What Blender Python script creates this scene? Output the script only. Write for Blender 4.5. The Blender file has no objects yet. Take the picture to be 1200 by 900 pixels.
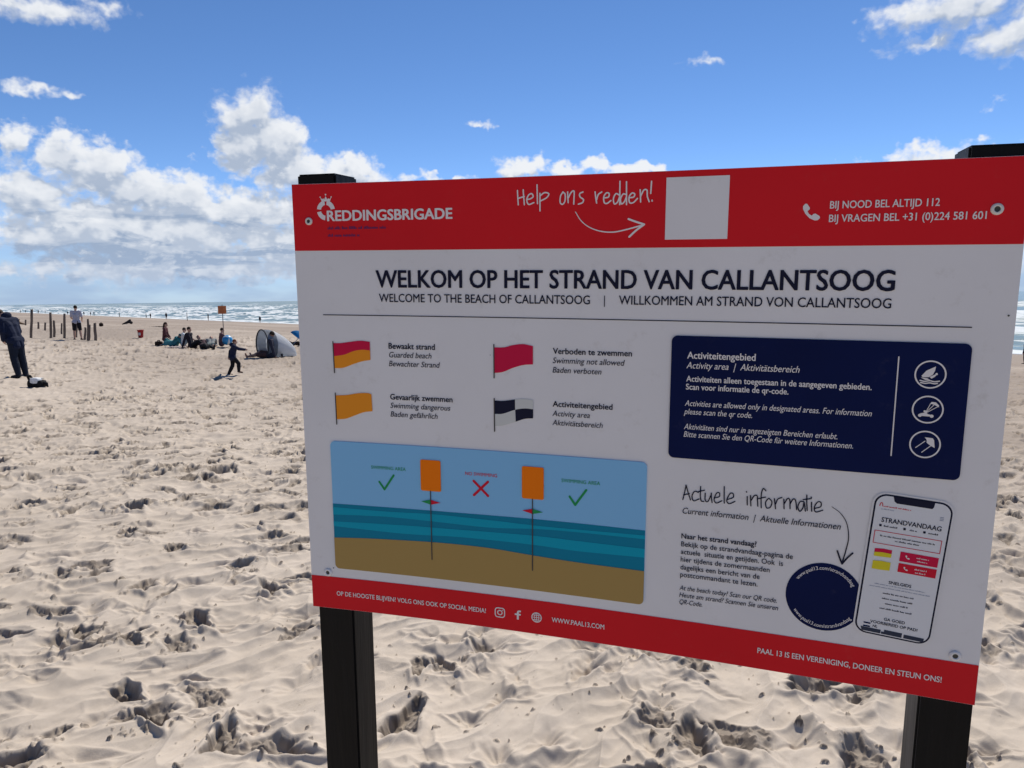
import bpy, bmesh, math, random
import numpy as np
from mathutils import Vector, Matrix, Quaternion

random.seed(7)
rng = np.random.default_rng(11)
R = math.radians
scn = bpy.context.scene
col = scn.collection

# ------------------------------------------------------------------ camera
EYE = 1.75
cam = bpy.data.cameras.new('camera')
cam.sensor_width = 36.0
cam.lens = 26.1
cam.clip_start = 0.05
cam.clip_end = 60000
cam_ob = bpy.data.objects.new('camera', cam)
col.objects.link(cam_ob)
cr = Vector((0.99990956, -0.00155029, -0.01335913))
cd = Vector((-0.01344878, -0.11526296, -0.99324397))
cf = Vector((0.0, 0.99333380, -0.11527338))
cam_ob.matrix_world = Matrix(((cr.x, -cd.x, -cf.x, 0), (cr.y, -cd.y, -cf.y, 0), (cr.z, -cd.z, -cf.z, EYE), (0, 0, 0, 1)))
scn.camera = cam_ob

# ------------------------------------------------------------------ light and exposure
SUN_EL, SUN_AZ = 50.0, 22.0          # azimuth clockwise from +Y (the way the camera looks)
SKY_STRENGTH = 0.15
SUN_STRENGTH = 5.0
scn.view_settings.view_transform = 'Standard'
scn.view_settings.look = 'None'
scn.view_settings.exposure = 0.0
scn.view_settings.gamma = 1.0
scn.view_settings.use_curve_mapping = False
scn.cycles.use_denoising = True
scn.cycles.max_bounces = 6
scn.cycles.diffuse_bounces = 4
scn.cycles.glossy_bounces = 3
scn.cycles.sample_clamp_indirect = 8.0

sun = bpy.data.lights.new('sun', 'SUN')
sun.energy = SUN_STRENGTH
sun.angle = R(0.53)
sun.color = (1.0, 0.925, 0.81)
sun_ob = bpy.data.objects.new('sun', sun)
col.objects.link(sun_ob)
sd = Vector((math.cos(R(SUN_EL)) * math.sin(R(SUN_AZ)), math.cos(R(SUN_EL)) * math.cos(R(SUN_AZ)), math.sin(R(SUN_EL))))
sun_ob.rotation_euler = sd.to_track_quat('Z', 'Y').to_euler()
sun_ob.location = (6, 10, 30)

# ------------------------------------------------------------------ sky with cumulus clouds
# cloud bodies as seen round the whole horizon: (azimuth, elevation, half width, half height, strength), degrees
CLOUDS = [(-18.6, 13.1, 2.7, 2.5, 1.1), (-17.1, 11.24, 3.4, 2.7, 1.1), (-19.4, 11.0, 2.4, 2.8, 1.1), (-15.73, 9.27, 4.4, 2.3, 1),
 (-11.81, 9.07, 3.86, 1.78, 1), (-9.06, 7.9, 2.53, 1.81, 0.8), (-30.45, 9.29, 1.94, 2.18, 0.9), (-28.09, 8.4, 3.34, 2.57, 1),
 (-25.61, 7.44, 3.77, 2.22, 1), (-23.23, 7.26, 3.34, 2.54, 1), (-32.91, 10.1, 1.28, 1.41, 0.8), (-32.47, 7.06, 3.32, 2.34, 1),
 (-28.29, 5.38, 6.9, 2.09, 1), (-19.67, 6.21, 6.52, 2.63, 1), (-31.27, 4.46, 4.44, 1.73, 0.9), (-16.87, 3.86, 5.48, 2.06, 1),
 (-24.26, 3.49, 8.57, 1.62, 0.9), (-31.44, 2.11, 6.56, 0.77, 0.6), (-21.04, 1.91, 8.95, 0.72, 0.7), (-31.17, 18.1, 5.6, 1.2, 0.95),
 (-27.37, 18.41, 2.52, 0.62, 0.6), (-31.74, 13.55, 2.6, 0.62, 0.75), (-29.2, 13.5, 1.6, 0.4, 0.6), (-1.97, 12.84, 1.46, 0.52, 0.7),
 (14.17, 16.32, 1.77, 0.54, 0.5), (30.4, 17.5, 5.6, 2.0, 1.0), (33.2, 15.3, 3.2, 2.0, 1.0), (28.2, 15.7, 3.4, 0.9, 0.75),
 (27.05, 16.88, 2.44, 0.59, 0.45), (27.5, 17.6, 4.2, 1.3, 0.85), (28.6, 8.9, 5.0, 1.0, 0.6), (31.71, 9.45, 1.82, 0.52, 0.4), (32.5, 11.72, 0.9, 0.5, 0.3),
 (0.99, 9.89, 2.3, 1.2, 0.9), (4.06, 9.34, 2.54, 0.97, 0.9), (6.6, 9.51, 2.14, 0.96, 0.9),
 (9.43, 9.05, 3.09, 0.72, 0.9), (-4.92, 8.71, 3.84, 0.49, 0.6), (34.18, 2.19, 1.75, 1.59, 0.5),
 (-25.0, 4.6, 13.0, 3.4, 1.0), (-24.0, 2.3, 15.0, 1.5, 0.95), (-14.0, 5.5, 8.0, 3.2, 1.0), (-2.0, 6.0, 9.0, 2.2, 0.9), (12.0, 5.0, 8.0, 1.8, 0.8), (27.0, 4.0, 7.0, 1.6, 0.7),
 (-44.0, 8.0, 6.0, 3.5, 1), (-55.0, 6.5, 8.0, 3.0, 1), (48.0, 6.0, 9.0, 2.5, 0.9)]

world = bpy.data.worlds.new('World')
scn.world = world
world.use_nodes = True
wt = world.node_tree
wt.nodes.clear()

class NT:
    """small helper that adds nodes to a tree"""
    def __init__(s, tree): s.t = tree
    def n(s, kind, **kw):
        nd = s.t.nodes.new(kind)
        for k, v in kw.items(): setattr(nd, k, v)
        return nd
    def put(s, sock, v):
        if isinstance(v, bpy.types.NodeSocket): s.t.links.new(v, sock)
        else: sock.default_value = v
    def math(s, op, a, b=0.0, clamp=False):
        nd = s.n('ShaderNodeMath', operation=op, use_clamp=clamp)
        s.put(nd.inputs[0], a); s.put(nd.inputs[1], b)
        return nd.outputs[0]
    def smax(s, a, b, k):
        nd = s.n('ShaderNodeMath', operation='SMOOTH_MAX')
        s.put(nd.inputs[0], a); s.put(nd.inputs[1], b); nd.inputs[2].default_value = k
        return nd.outputs[0]
    def vmath(s, op, a, b=None):
        nd = s.n('ShaderNodeVectorMath', operation=op)
        s.put(nd.inputs[0], a)
        if b is not None:
            if op == 'SCALE': s.put(nd.inputs['Scale'], b)
            else: s.put(nd.inputs[1], b)
        return nd.outputs['Value'] if op in ('LENGTH', 'DOT_PRODUCT') else nd.outputs[0]
    def noise(s, vec, scale, detail=4, rough=0.55, dist=0.0, dim='3D', out='Fac', lac=2.0):
        nd = s.n('ShaderNodeTexNoise', noise_dimensions=dim)
        s.put(nd.inputs['Vector'], vec)
        nd.inputs['Scale'].default_value = scale; nd.inputs['Detail'].default_value = detail
        nd.inputs['Roughness'].default_value = rough; nd.inputs['Distortion'].default_value = dist
        nd.inputs['Lacunarity'].default_value = lac
        return nd.outputs[out]
    def step(s, v, a, b, lo=0.0, hi=1.0):
        nd = s.n('ShaderNodeMapRange', interpolation_type='SMOOTHSTEP')
        s.put(nd.inputs[0], v)
        for i, x in enumerate((a, b, lo, hi)): nd.inputs[i + 1].default_value = x
        return nd.outputs[0]
    def mix(s, f, a, b, blend='MIX'):
        nd = s.n('ShaderNodeMix', data_type='RGBA', blend_type=blend)
        s.put(nd.inputs[0], f); s.put(nd.inputs[6], a); s.put(nd.inputs[7], b)
        return nd.outputs[2]
    def ramp(s, f, stops):
        nd = s.n('ShaderNodeValToRGB')
        s.put(nd.inputs[0], f)
        e = nd.color_ramp.elements
        while len(e) < len(stops): e.new(0.5)
        for q, (p, c) in zip(e, stops): q.position = p; q.color = (*c, 1)
        return nd.outputs[0]

def cloud_group():
    g = bpy.data.node_groups.new('cloud_density', 'ShaderNodeTree')
    g.interface.new_socket('P', in_out='INPUT', socket_type='NodeSocketVector')
    g.interface.new_socket('Density', in_out='OUTPUT', socket_type='NodeSocketFloat')
    g.interface.new_socket('Soft', in_out='OUTPUT', socket_type='NodeSocketFloat')
    N = NT(g)
    gi = N.n('NodeGroupInput'); go = N.n('NodeGroupOutput')
    P = gi.outputs[0]
    w1 = N.vmath('SCALE', N.vmath('SUBTRACT', N.noise(P, 0.30, 1, 0.5, dim='2D', out='Color'), (0.5, 0.5, 0.5)), 1.7)
    w2 = N.vmath('SCALE', N.vmath('SUBTRACT', N.noise(P, 1.1, 2, 0.55, dim='2D', out='Color'), (0.5, 0.5, 0.5)), 1.1)
    Q = N.vmath('ADD', N.vmath('ADD', P, w1), w2)
    F = None
    for (a, e, ra, re, st) in CLOUDS:
        v = N.vmath('MULTIPLY', N.vmath('SUBTRACT', Q, (a, e, 0)), (1 / ra, 1 / re, 0))
        f = N.math('MULTIPLY_ADD', N.vmath('LENGTH', v), -st)
        f.node.inputs[2].default_value = st
        F = f if F is None else N.smax(F, f, 0.25)
    # cauliflower detail
    st = N.vmath('MULTIPLY', P, (0.85, 1.2, 1))
    fb = N.noise(st, 0.85, 6, 0.545, 0.0, '2D')
    vo = N.n('ShaderNodeTexVoronoi', feature='F1', voronoi_dimensions='2D')
    N.put(vo.inputs['Vector'], N.vmath('ADD', st, N.vmath('SCALE', N.vmath('SUBTRACT', Q, P), 0.55)))
    vo.inputs['Scale'].default_value = 0.9; vo.inputs['Detail'].default_value = 3; vo.inputs['Roughness'].default_value = 0.5
    det = N.math('ADD', N.math('MULTIPLY', N.math('SUBTRACT', fb, 0.5), CL_FBM), N.math('MULTIPLY', N.math('SUBTRACT', 0.40, vo.outputs['Distance']), CL_VOR))
    D = N.math('ADD', N.math('MULTIPLY', F, CL_GAIN), det)
    S = N.math('ADD', N.math('MULTIPLY', F, CL_GAIN), N.math('MULTIPLY', N.math('SUBTRACT', N.noise(st, 0.85, 2.5, 0.52, 0.0, '2D'), 0.5), CL_FBM * 1.25))
    N.put(go.inputs[0], D); N.put(go.inputs[1], S)
    return g

def build_world():
    N = NT(wt)
    tc = N.n('ShaderNodeTexCoord')
    sep = N.n('ShaderNodeSeparateXYZ'); wt.links.new(tc.outputs['Generated'], sep.inputs[0])
    az = N.math('MULTIPLY', N.math('ARCTAN2', sep.outputs[0], sep.outputs[1]), 180 / math.pi)
    el = N.math('MULTIPLY', N.math('ARCSINE', sep.outputs[2]), 180 / math.pi)
    cb = N.n('ShaderNodeCombineXYZ'); N.put(cb.inputs[0], az); N.put(cb.inputs[1], el); cb.inputs[2].default_value = 3.7
    P = cb.outputs[0]
    g = cloud_group()
    def dens(p):
        nd = N.n('ShaderNodeGroup'); nd.node_tree = g; N.put(nd.inputs[0], p); return nd.outputs
    d0 = dens(P); d1 = dens(N.vmath('ADD', P, (0.30, 1.15, 0)))
    # wispy high clouds have soft edges, the low bank has crisp ones
    soft = N.step(el, 11.8, 14.0, 0.62, 1.0)
    alpha = N.step(N.math('DIVIDE', d0[0], soft), 0.0, 1.0)
    thick = N.step(d0[1], 0.05, 0.80)
    over = N.step(d1[1], 0.05, 0.85)                      # how much cloud stands between here and the sun
    slope = N.step(N.math('SUBTRACT', d1[1], d0[1]), -0.45, 0.25)
    # ranks of flat-based cloud further out, seen edge on
    rank = N.noise(N.vmath('MULTIPLY', P, (0.16, 0.75, 1)), 1.0, 6, 0.62, 0.4, '2D')
    low = N.step(el, 2.5, 8.5, 1.0, 0.0)
    shade = N.math('MULTIPLY', N.math('ADD', N.math('MULTIPLY', over, 0.33), N.math('MULTIPLY', slope, 0.50)), thick, clamp=True)
    shade = N.math('ADD', shade, N.math('MULTIPLY', low, N.step(rank, 0.44, 0.68, -0.15, 0.60)), clamp=True)
    puff = N.step(N.math('SUBTRACT', d0[0], d0[1]), -0.12, 0.22, 0.0, 0.75)
    shade = N.math('MULTIPLY', shade, N.math('SUBTRACT', 1.0, puff), clamp=True)
    sky = N.n('ShaderNodeTexSky', sky_type='NISHITA')
    sky.sun_disc = False
    sky.sun_elevation = R(SUN_EL); sky.sun_rotation = R(SUN_AZ)
    sky.altitude = 0; sky.air_density = 0.5; sky.dust_density = 0.0; sky.ozone_density = 1.0
    k = 1.0 / SKY_STRENGTH
    lit = (0.88 * k, 0.90 * k, 0.93 * k, 1); dark = (0.33 * k, 0.415 * k, 0.56 * k, 1)
    ccol = N.mix(shade, lit, dark)
    # low clouds lie far off, behind more air
    air = N.step(el, 0.0, 6.0, 0.55, 0.0)
    ccol = N.mix(air, ccol, (0.39 * k, 0.50 * k, 0.69 * k, 1))
    vis = N.math('MULTIPLY', alpha, N.step(el, 0.0, 2.0, 0.30, 0.97))
    hs = N.n('ShaderNodeHueSaturation'); hs.inputs['Saturation'].default_value = SKY_SAT; hs.inputs['Value'].default_value = SKY_VAL
    hs.inputs['Hue'].default_value = SKY_HUE
    wt.links.new(sky.outputs[0], hs.inputs['Color'])
    veil = N.math('MULTIPLY', N.math('MULTIPLY', N.step(el, -0.5, 9.0, 0.92, 0.0), N.step(sep.outputs[1], -0.1, 0.4)), N.step(N.noise(N.vmath('MULTIPLY', P, (0.25, 1.0, 1)), 0.6, 3, 0.55, 0, '2D'), 0.25, 0.7, 0.8, 1.0))
    blue = N.mix(veil, hs.outputs[0], (0.31 * k, 0.43 * k, 0.65 * k, 1))
    c = N.mix(vis, blue, ccol)
    bg = N.n('ShaderNodeBackground'); bg.inputs[1].default_value = SKY_STRENGTH
    wt.links.new(c, bg.inputs[0])
    out = N.n('ShaderNodeOutputWorld'); wt.links.new(bg.outputs[0], out.inputs[0])
SKY_SAT, SKY_VAL, SKY_HUE = 1.18, 1.0, 0.503
CL_GAIN, CL_FBM, CL_VOR = 1.45, 0.95, 0.42
build_world()
world.cycles.sampling_method = 'NONE'

# ------------------------------------------------------------------ helpers
def tag(o, label=None, cat=None, group=None, kind=None):
    if label: o['label'] = label
    if cat: o['category'] = cat
    if group: o['group'] = group
    if kind: o['kind'] = kind
    return o

def empty(name, loc, rotz=0.0):
    o = bpy.data.objects.new(name, None)
    o.location = loc; o.rotation_euler = (0, 0, rotz); o.empty_display_size = 0.1
    col.objects.link(o)
    return o

def link_mesh(name, me, mats, parent=None, smooth=False):
    me.name = name
    for m in (mats if isinstance(mats, (list, tuple)) else [mats]): me.materials.append(m)
    if smooth:
        me.polygons.foreach_set('use_smooth', np.ones(len(me.polygons), bool))
    o = bpy.data.objects.new(name, me)
    col.objects.link(o)
    if parent: o.parent = parent
    return o

def obj(name, bm, mats, parent=None, smooth=False):
    me = bpy.data.meshes.new(name)
    bm.normal_update(); bm.to_mesh(me); bm.free()
    return link_mesh(name, me, mats, parent, smooth)

def evaluated(me, mods):
    """mesh after the given modifiers, as plain mesh data"""
    o = bpy.data.objects.new('work', me)
    col.objects.link(o)
    for kind, kw in mods:
        m = o.modifiers.new(kind, kind)
        for k, v in kw.items(): setattr(m, k, v)
    dg = bpy.context.evaluated_depsgraph_get()
    out = bpy.data.meshes.new_from_object(o.evaluated_get(dg), depsgraph=dg)
    bpy.data.objects.remove(o)
    bpy.data.meshes.remove(me)
    return out

def material(name, color, rough=0.5, spec=0.5, vary=0.0, vscale=8.0, bump=0.0, bscale=60.0, metal=0.0, dirt=None, dirt_scale=14.0, dirt_amt=0.0, vstretch=(1, 1, 1)):
    m = bpy.data.materials.new(name)
    m.use_nodes = True
    N = NT(m.node_tree)
    b = m.node_tree.nodes['Principled BSDF']
    b.inputs['Roughness'].default_value = rough
    b.inputs['Specular IOR Level'].default_value = spec
    b.inputs['Metallic'].default_value = metal
    tc = N.n('ShaderNodeTexCoord').outputs['Object']
    tc = N.vmath('MULTIPLY', tc, vstretch)
    nz = N.noise(tc, vscale, 5, 0.6)
    lo = tuple(c * (1 - vary) for c in color); hi = tuple(min(1, c * (1 + vary)) for c in color)
    c = N.mix(N.step(nz, 0.3, 0.7), (*lo, 1), (*hi, 1))
    if dirt:
        c = N.mix(N.math('MULTIPLY', N.step(N.noise(tc, dirt_scale, 8, 0.72), 0.56, 0.78), dirt_amt), c, (*dirt, 1))
    N.put(b.inputs['Base Color'], c)
    if bump:
        bp = N.n('ShaderNodeBump'); bp.inputs['Strength'].default_value = bump; bp.inputs['Distance'].default_value = 0.01
        N.put(bp.inputs['Height'], N.noise(tc, bscale, 4, 0.6)); N.put(b.inputs['Normal'], bp.outputs[0])
    return m

# ------------------------------------------------------------------ noise in numpy
def perlin(x, y, seed):
    xi = np.floor(x).astype(np.int64); yi = np.floor(y).astype(np.int64)
    xf = (x - xi).astype(np.float32); yf = (y - yi).astype(np.float32)
    def grad(ix, iy, dx, dy):
        h = (ix * 374761393 + iy * 668265263 + seed * 982451653) & 0x7fffffff
        h = ((h ^ (h >> 13)) * 1274126177) & 0x7fffffff
        a = ((h ^ (h >> 16)) & 0xffff).astype(np.float32) * np.float32(2 * np.pi / 65536)
        return np.cos(a) * dx + np.sin(a) * dy
    u = xf * xf * xf * (xf * (xf * 6 - 15) + 10); v = yf * yf * yf * (yf * (yf * 6 - 15) + 10)
    n00 = grad(xi, yi, xf, yf); n10 = grad(xi + 1, yi, xf - 1, yf)
    n01 = grad(xi, yi + 1, xf, yf - 1); n11 = grad(xi + 1, yi + 1, xf - 1, yf - 1)
    a = n00 + u * (n10 - n00); b = n01 + u * (n11 - n01)
    return (a + v * (b - a)) * 1.5

def sstep(a, b, x):
    t = np.clip((x - a) / (b - a), 0, 1)
    return t * t * (3 - 2 * t)

SHORE_S = 74.3
SEA_Z = -3.6
def shore_dist(x, y): return SHORE_S - (0.76 * x + 0.65 * y)      # metres inland of the waterline
def macro(x, y):
    s = shore_dist(x, y)
    z = -0.062 * 7.0 * np.log1p(np.exp(np.minimum((58.0 - s) / 7.0, 60)))
    z = np.maximum(z, -9.0)
    unseen_dune = 9.0 * sstep(84.0, 112.0, s) + 5.0 * sstep(110, 190, s)          # unseen sand ridge added behind the camera to screen low sky light
    return z + unseen_dune * (1 + 0.25 * perlin(x / 22.0, y / 22.0, 91))

def relief(x, y):
    """wind-blown, trampled dry sand without the single footprints"""
    c, s = math.cos(0.75), math.sin(0.75)
    a = (x * c + y * s); b = (-x * s + y * c)
    wx = 0.12 * perlin(x / 0.6, y / 0.6, 21); wy = 0.12 * perlin(x / 0.6, y / 0.6, 22)
    h = 0.040 * perlin(x / 2.3, y / 2.3, 1) + 0.034 * perlin(a / 1.3, b / 0.75, 2)
    r = 1 - np.abs(perlin((a + wx) / 0.56, (b + wy) / 0.30, 3)) * 2.0
    h += 0.027 * r * r * np.sign(r)
    r2 = 1 - np.abs(perlin((a + wx) / 0.26, (b + wy) / 0.13, 4)) * 2.0
    h += 0.0095 * r2
    h += 0.009 * perlin(x / 0.17, y / 0.15, 5) + 0.0022 * perlin(x / 0.07, y / 0.06, 6) + 0.0011 * perlin(a / 0.10, b / 0.025, 7)
    fade = sstep(30, 55, shore_dist(x, y))
    return h * (0.15 + 0.85 * fade)

def ground_z(x, y):
    x = np.array([x], float); y = np.array([y], float)
    return float((macro(x, y) + relief(x, y))[0])

# ------------------------------------------------------------------ the beach, one sheet
def build_ground():
    fine = np.linspace(-41.5, 43.0, 1500)
    coarse = np.concatenate([np.arange(44.5, 318.0, 1.5)])
    th = np.radians(np.concatenate([fine, coarse]))
    rs = [0.05, 0.4, 0.8, 1.2, 1.6, 1.85]
    r = 2.0
    while r < 120:
        rs.append(r); r += max(0.0042, 0.00060 * (r * r + 3) / 1.75) if r < 28 else min(0.00085 * (r * r + 3) / 1.75, 0.022 * r)
    while r < 9000:
        rs.append(r); r *= 1.04
    r = np.array(rs)
    nr, nt = len(r), len(th)
    Rg, Tg = np.meshgrid(r, th, indexing='ij')
    X = (Rg * np.sin(Tg)); Y = (Rg * np.cos(Tg))
    Z = macro(X, Y)
    lim = int(np.searchsorted(r, 160.0))
    nf = len(fine)
    H = np.zeros((nr, nt), np.float32); damp_shade = np.zeros((nr, nt), np.float32)
    H[:lim] = relief(X[:lim], Y[:lim])
    H[:lim] *= (1 - sstep(70, 150, Rg[:lim]))
    thf = th[:nf]
    def window(x, y, rad):
        rr = math.hypot(x, y); t = math.atan2(x, y)
        i0, i1 = np.searchsorted(r, [rr - rad, rr + rad]); d = rad / max(rr, 0.3)
        j0, j1 = np.searchsorted(thf, [t - d, t + d])
        return slice(i0, i1), slice(j0, j1)
    g = np.random.default_rng(5)
    # footprints
    prints = []
    def scatter(n, rmin, rmax):
        rr = np.sqrt(g.uniform(rmin ** 2, rmax ** 2, n)); tt = np.radians(g.uniform(-42, 43.5, n))
        return rr * np.sin(tt), rr * np.cos(tt)
    for (n, a, b) in ((640, 2.0, 6.5), (4000, 6.5, 17), (9000, 17, 46)):
        for x, y in zip(*scatter(n, a, b)):
            prints.append((x, y))
    freshness = []
    for x, y in prints:
        freshness.append(False)
        if shore_dist(x, y) < 40: continue
        big = g.uniform() ** 2
        La = 0.10 + 0.07 * g.uniform() + 0.05 * big; Lb = 0.05 + 0.03 * g.uniform() + 0.04 * big
        fresh = g.uniform() < (0.30 if math.hypot(x, y) < 7 else 0.46)
        D = 0.022 + 0.042 * g.uniform() ** 1.3 if fresh else 0.010 + 0.022 * g.uniform()
        kk = 0.60 + 0.26 * g.uniform(); La *= kk; Lb *= kk; freshness[-1] = fresh
        far = math.hypot(x, y)
        if far > 12: k = 1 + min(0.7, (far - 12) / 25); La *= k; Lb *= k; D *= (1 + 1.2 * (k - 1))
        ph = g.normal(0.3, 1.0); ca, sa = math.cos(ph), math.sin(ph)
        wi, wj = window(x, y, La * 2.1)
        if wi.stop <= wi.start or wj.stop <= wj.start: continue
        dx = X[wi, wj] - x; dy = Y[wi, wj] - y
        a = dx * ca + dy * sa; b = -dx * sa + dy * ca
        psi = np.arctan2(b / Lb, a / La)
        q = np.sqrt((a / La) ** 2 + (b / Lb) ** 2) * (1 + 0.16 * np.sin(3 * psi + g.uniform(0, 6)) + 0.10 * np.sin(5 * psi + g.uniform(0, 6)) + 0.07 * np.sin(9 * psi + g.uniform(0, 6)))
        soft = g.uniform(0.5, 0.8) if fresh else g.uniform(0.05, 0.35)
        side = 0.75 + 0.35 * np.cos(psi - g.uniform(0, 6.28))
        dent = -D * (1 - sstep(soft, 1.05, q)) * side
        rim = 0.42 * D * np.exp(-((q - 1.28) / 0.26) ** 2) * (0.55 + 0.6 * np.cos(psi - g.uniform(0, 6.28)))
        H[wi, wj] += dent + rim
        damp_shade[wi, wj] = np.maximum(damp_shade[wi, wj], (1 - sstep(0.85, 1.18, q)) * np.float32(g.uniform(0.75, 1.0) if fresh else 0.06))  # mask of turned-up moist sand, widened over the walls to paint their shade
    # crumbled clods, most of them round the fresher prints
    clods = []
    near = [p for p, fr in zip(prints, freshness) if fr and math.hypot(*p) < 13]
    for (x, y) in near:
        if g.uniform() < 0.9:
            for k in range(int(g.integers(6, 36))):
                ang = g.uniform(0, 6.28); d = abs(g.normal(0.07, 0.075))
                clods.append((x + d * math.cos(ang), y + d * math.sin(ang), 0.0035 + 0.0135 * g.uniform() ** 2.4))
    for x, y in zip(*scatter(4500, 2.0, 10.0)):
        if perlin(np.array([x / 0.7]), np.array([y / 0.7]), 37)[0] > -0.15: clods.append((x, y, 0.0025 + 0.008 * g.uniform() ** 3))
    for (x, y, rad) in clods:
        wi, wj = window(x, y, rad * 1.5)
        if wi.stop <= wi.start or wj.stop <= wj.start: continue
        dx = X[wi, wj] - x; dy = Y[wi, wj] - y
        el = g.uniform(0.7, 1.3); d2 = (dx * dx * el + dy * dy / el) / rad ** 2
        d2 = d2 * (1 + 0.45 * np.sin(np.arctan2(dy, dx) * 3 + g.uniform(0, 6)) + 0.25 * np.sin(np.arctan2(dy, dx) * 5 + g.uniform(0, 6)))
        H[wi, wj] += (np.sqrt(np.clip(1 - d2, 0, 1)) * rad * g.uniform(0.45, 0.95)).astype(np.float32)
        damp_shade[wi, wj] = np.maximum(damp_shade[wi, wj], (d2 < 1.1) * np.float32(g.uniform(0.6, 1.0)))
    # rough crumbs inside the prints
    q = int(np.searchsorted(r, 20))
    rough = perlin(X[:q, :nf] / 0.045, Y[:q, :nf] / 0.045, 31) * 0.6 + perlin(X[:q, :nf] / 0.021, Y[:q, :nf] / 0.021, 32) * 0.4
    inside = damp_shade[:q, :nf]
    lump = sstep(-0.05, 0.40, perlin(X[:q, :nf] / 0.050, Y[:q, :nf] / 0.050, 35) + 0.5 * perlin(X[:q, :nf] / 0.022, Y[:q, :nf] / 0.022, 36))
    H[:q, :nf] += 0.008 * lump * sstep(0.30, 0.8, inside) * (1 - sstep(12, 19, Rg[:q, :nf]))
    damp_shade[:q, :nf] = inside * (0.6 + 0.4 * lump)
    H[:q, :nf] += rough * (0.0008 + 0.0045 * damp_shade[:q, :nf]) * (1 - sstep(9, 19, Rg[:q, :nf]))
    # the fine wedge joins the coarse rest
    edge = np.ones(nt, np.float32)
    Z = Z + H * edge
    nv = nr * nt
    co = np.stack([X, Y, Z], -1).reshape(-1, 3).astype(np.float32)
    i = np.arange(nr - 1)[:, None] * nt; j = np.arange(nt)[None, :]; j2 = (j + 1) % nt
    quads = np.stack([i + j, i + nt + j, i + nt + j2, i + j2], -1).reshape(-1, 4)
    nq = len(quads)
    fan = np.stack([np.full(nt, nv), j[0], j2[0]], -1)
    co = np.vstack([co, [[0, 0, float(Z[0].mean())]]]).astype(np.float32)
    me = bpy.data.meshes.new('sand')
    me.vertices.add(nv + 1); me.vertices.foreach_set('co', co.ravel())
    loops = np.concatenate([quads.ravel(), fan.ravel()]).astype(np.int32)
    me.loops.add(len(loops)); me.loops.foreach_set('vertex_index', loops)
    me.polygons.add(nq + nt)
    start = np.concatenate([np.arange(nq) * 4, nq * 4 + np.arange(nt) * 3]).astype(np.int32)
    me.polygons.foreach_set('loop_start', start)
    me.update(calc_edges=True)
    at = me.attributes.new('damp_shade', 'FLOAT', 'POINT')
    at.data.foreach_set('value', np.append(damp_shade.ravel(), 0).astype(np.float32))
    s = shore_dist(X, Y).ravel()
    at = me.attributes.new('shore', 'FLOAT', 'POINT')
    at.data.foreach_set('value', np.append(s, SHORE_S).astype(np.float32))
    o = link_mesh('sand', me, sand_material(), None, True)
    tag(o, kind='structure')
    print('sand', nr, nt, nv, 'clods', len(clods))

def sand_material():
    m = bpy.data.materials.new('sand'); m.use_nodes = True
    N = NT(m.node_tree); b = m.node_tree.nodes['Principled BSDF']
    tc = N.n('ShaderNodeTexCoord').outputs['Object']
    A = lambda n: N.n('ShaderNodeAttribute', attribute_name=n).outputs['Fac']
    damp_shade, shore = A('damp_shade'), A('shore')
    c = N.mix(N.step(N.noise(tc, 1.3, 4, 0.6), 0.3, 0.7), (0.54, 0.468, 0.385, 1), (0.61, 0.533, 0.447, 1))
    c = N.mix(N.step(N.noise(tc, 22, 5, 0.7), 0.35, 0.75, 0, 0.35), c, (0.46, 0.395, 0.32, 1))
    grain = N.noise(tc, 700, 2, 0.8)
    c = N.mix(N.step(grain, 0.58, 0.75, 0, 0.35), c, (0.30, 0.24, 0.18, 1))
    c = N.mix(N.math('MULTIPLY', damp_shade, 0.92), c, (0.085, 0.066, 0.052, 1))  # moist sand colour, darkened further to paint in the shade of pits and clods
    # moist grey patches, fine shade of trampled sand painted in, pale drifts further down
    big = N.noise(N.vmath('MULTIPLY', tc, (1, 0.45, 1)), 0.085, 4, 0.6)
    c = N.mix(N.math('MULTIPLY', N.step(big, 0.32, 0.58, 0.35, 1.0), N.step(shore, 64, 72.5, 1.0, 0.30)), c, (0.30, 0.25, 0.205, 1))
    # bands along the shore, then the wet strip
    rot = N.n('ShaderNodeMapping', vector_type='TEXTURE'); rot.inputs['Rotation'].default_value = (0, 0, math.atan2(0.65, 0.76)); rot.inputs['Scale'].default_value = (1, 8.0, 1)
    N.put(rot.inputs['Vector'], tc)
    band = N.noise(rot.outputs[0], 0.11, 3, 0.5)
    w = N.step(shore, 48, 66, 1, 0)
    c = N.mix(N.math('MULTIPLY', w, N.step(band, 0.40, 0.58, 0.10, 0.95)), c, (0.30, 0.245, 0.20, 1))
    wet = N.step(N.math('ADD', shore, N.math('MULTIPLY', N.noise(rot.outputs[0], 0.25, 3, 0.5), 9.0)), 5.0, 15.0, 1, 0)
    c = N.mix(wet, c, (0.135, 0.115, 0.10, 1))
    # marram grass on the unseen dunes, dark to cut bounce light
    c = N.mix(N.math('MULTIPLY', N.step(shore, 86, 94), N.step(N.noise(tc, 0.5, 6, 0.7), 0.30, 0.5, 0.2, 1.0)), c, (0.075, 0.085, 0.04, 1))
    N.put(b.inputs['Base Color'], c)
    rg = N.n('ShaderNodeMapRange'); N.put(rg.inputs[0], wet); rg.inputs[3].default_value = 0.95; rg.inputs[4].default_value = 0.30
    N.put(b.inputs['Roughness'], rg.outputs[0]); b.inputs['Specular IOR Level'].default_value = 0.25
    bp = N.n('ShaderNodeBump'); bp.inputs['Strength'].default_value = 0.5; bp.inputs['Distance'].default_value = 0.004
    N.put(bp.inputs['Height'], N.math('ADD', N.noise(tc, 160, 4, 0.75), N.math('MULTIPLY', grain, 0.3)))
    N.put(b.inputs['Normal'], bp.outputs[0])
    return m

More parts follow.
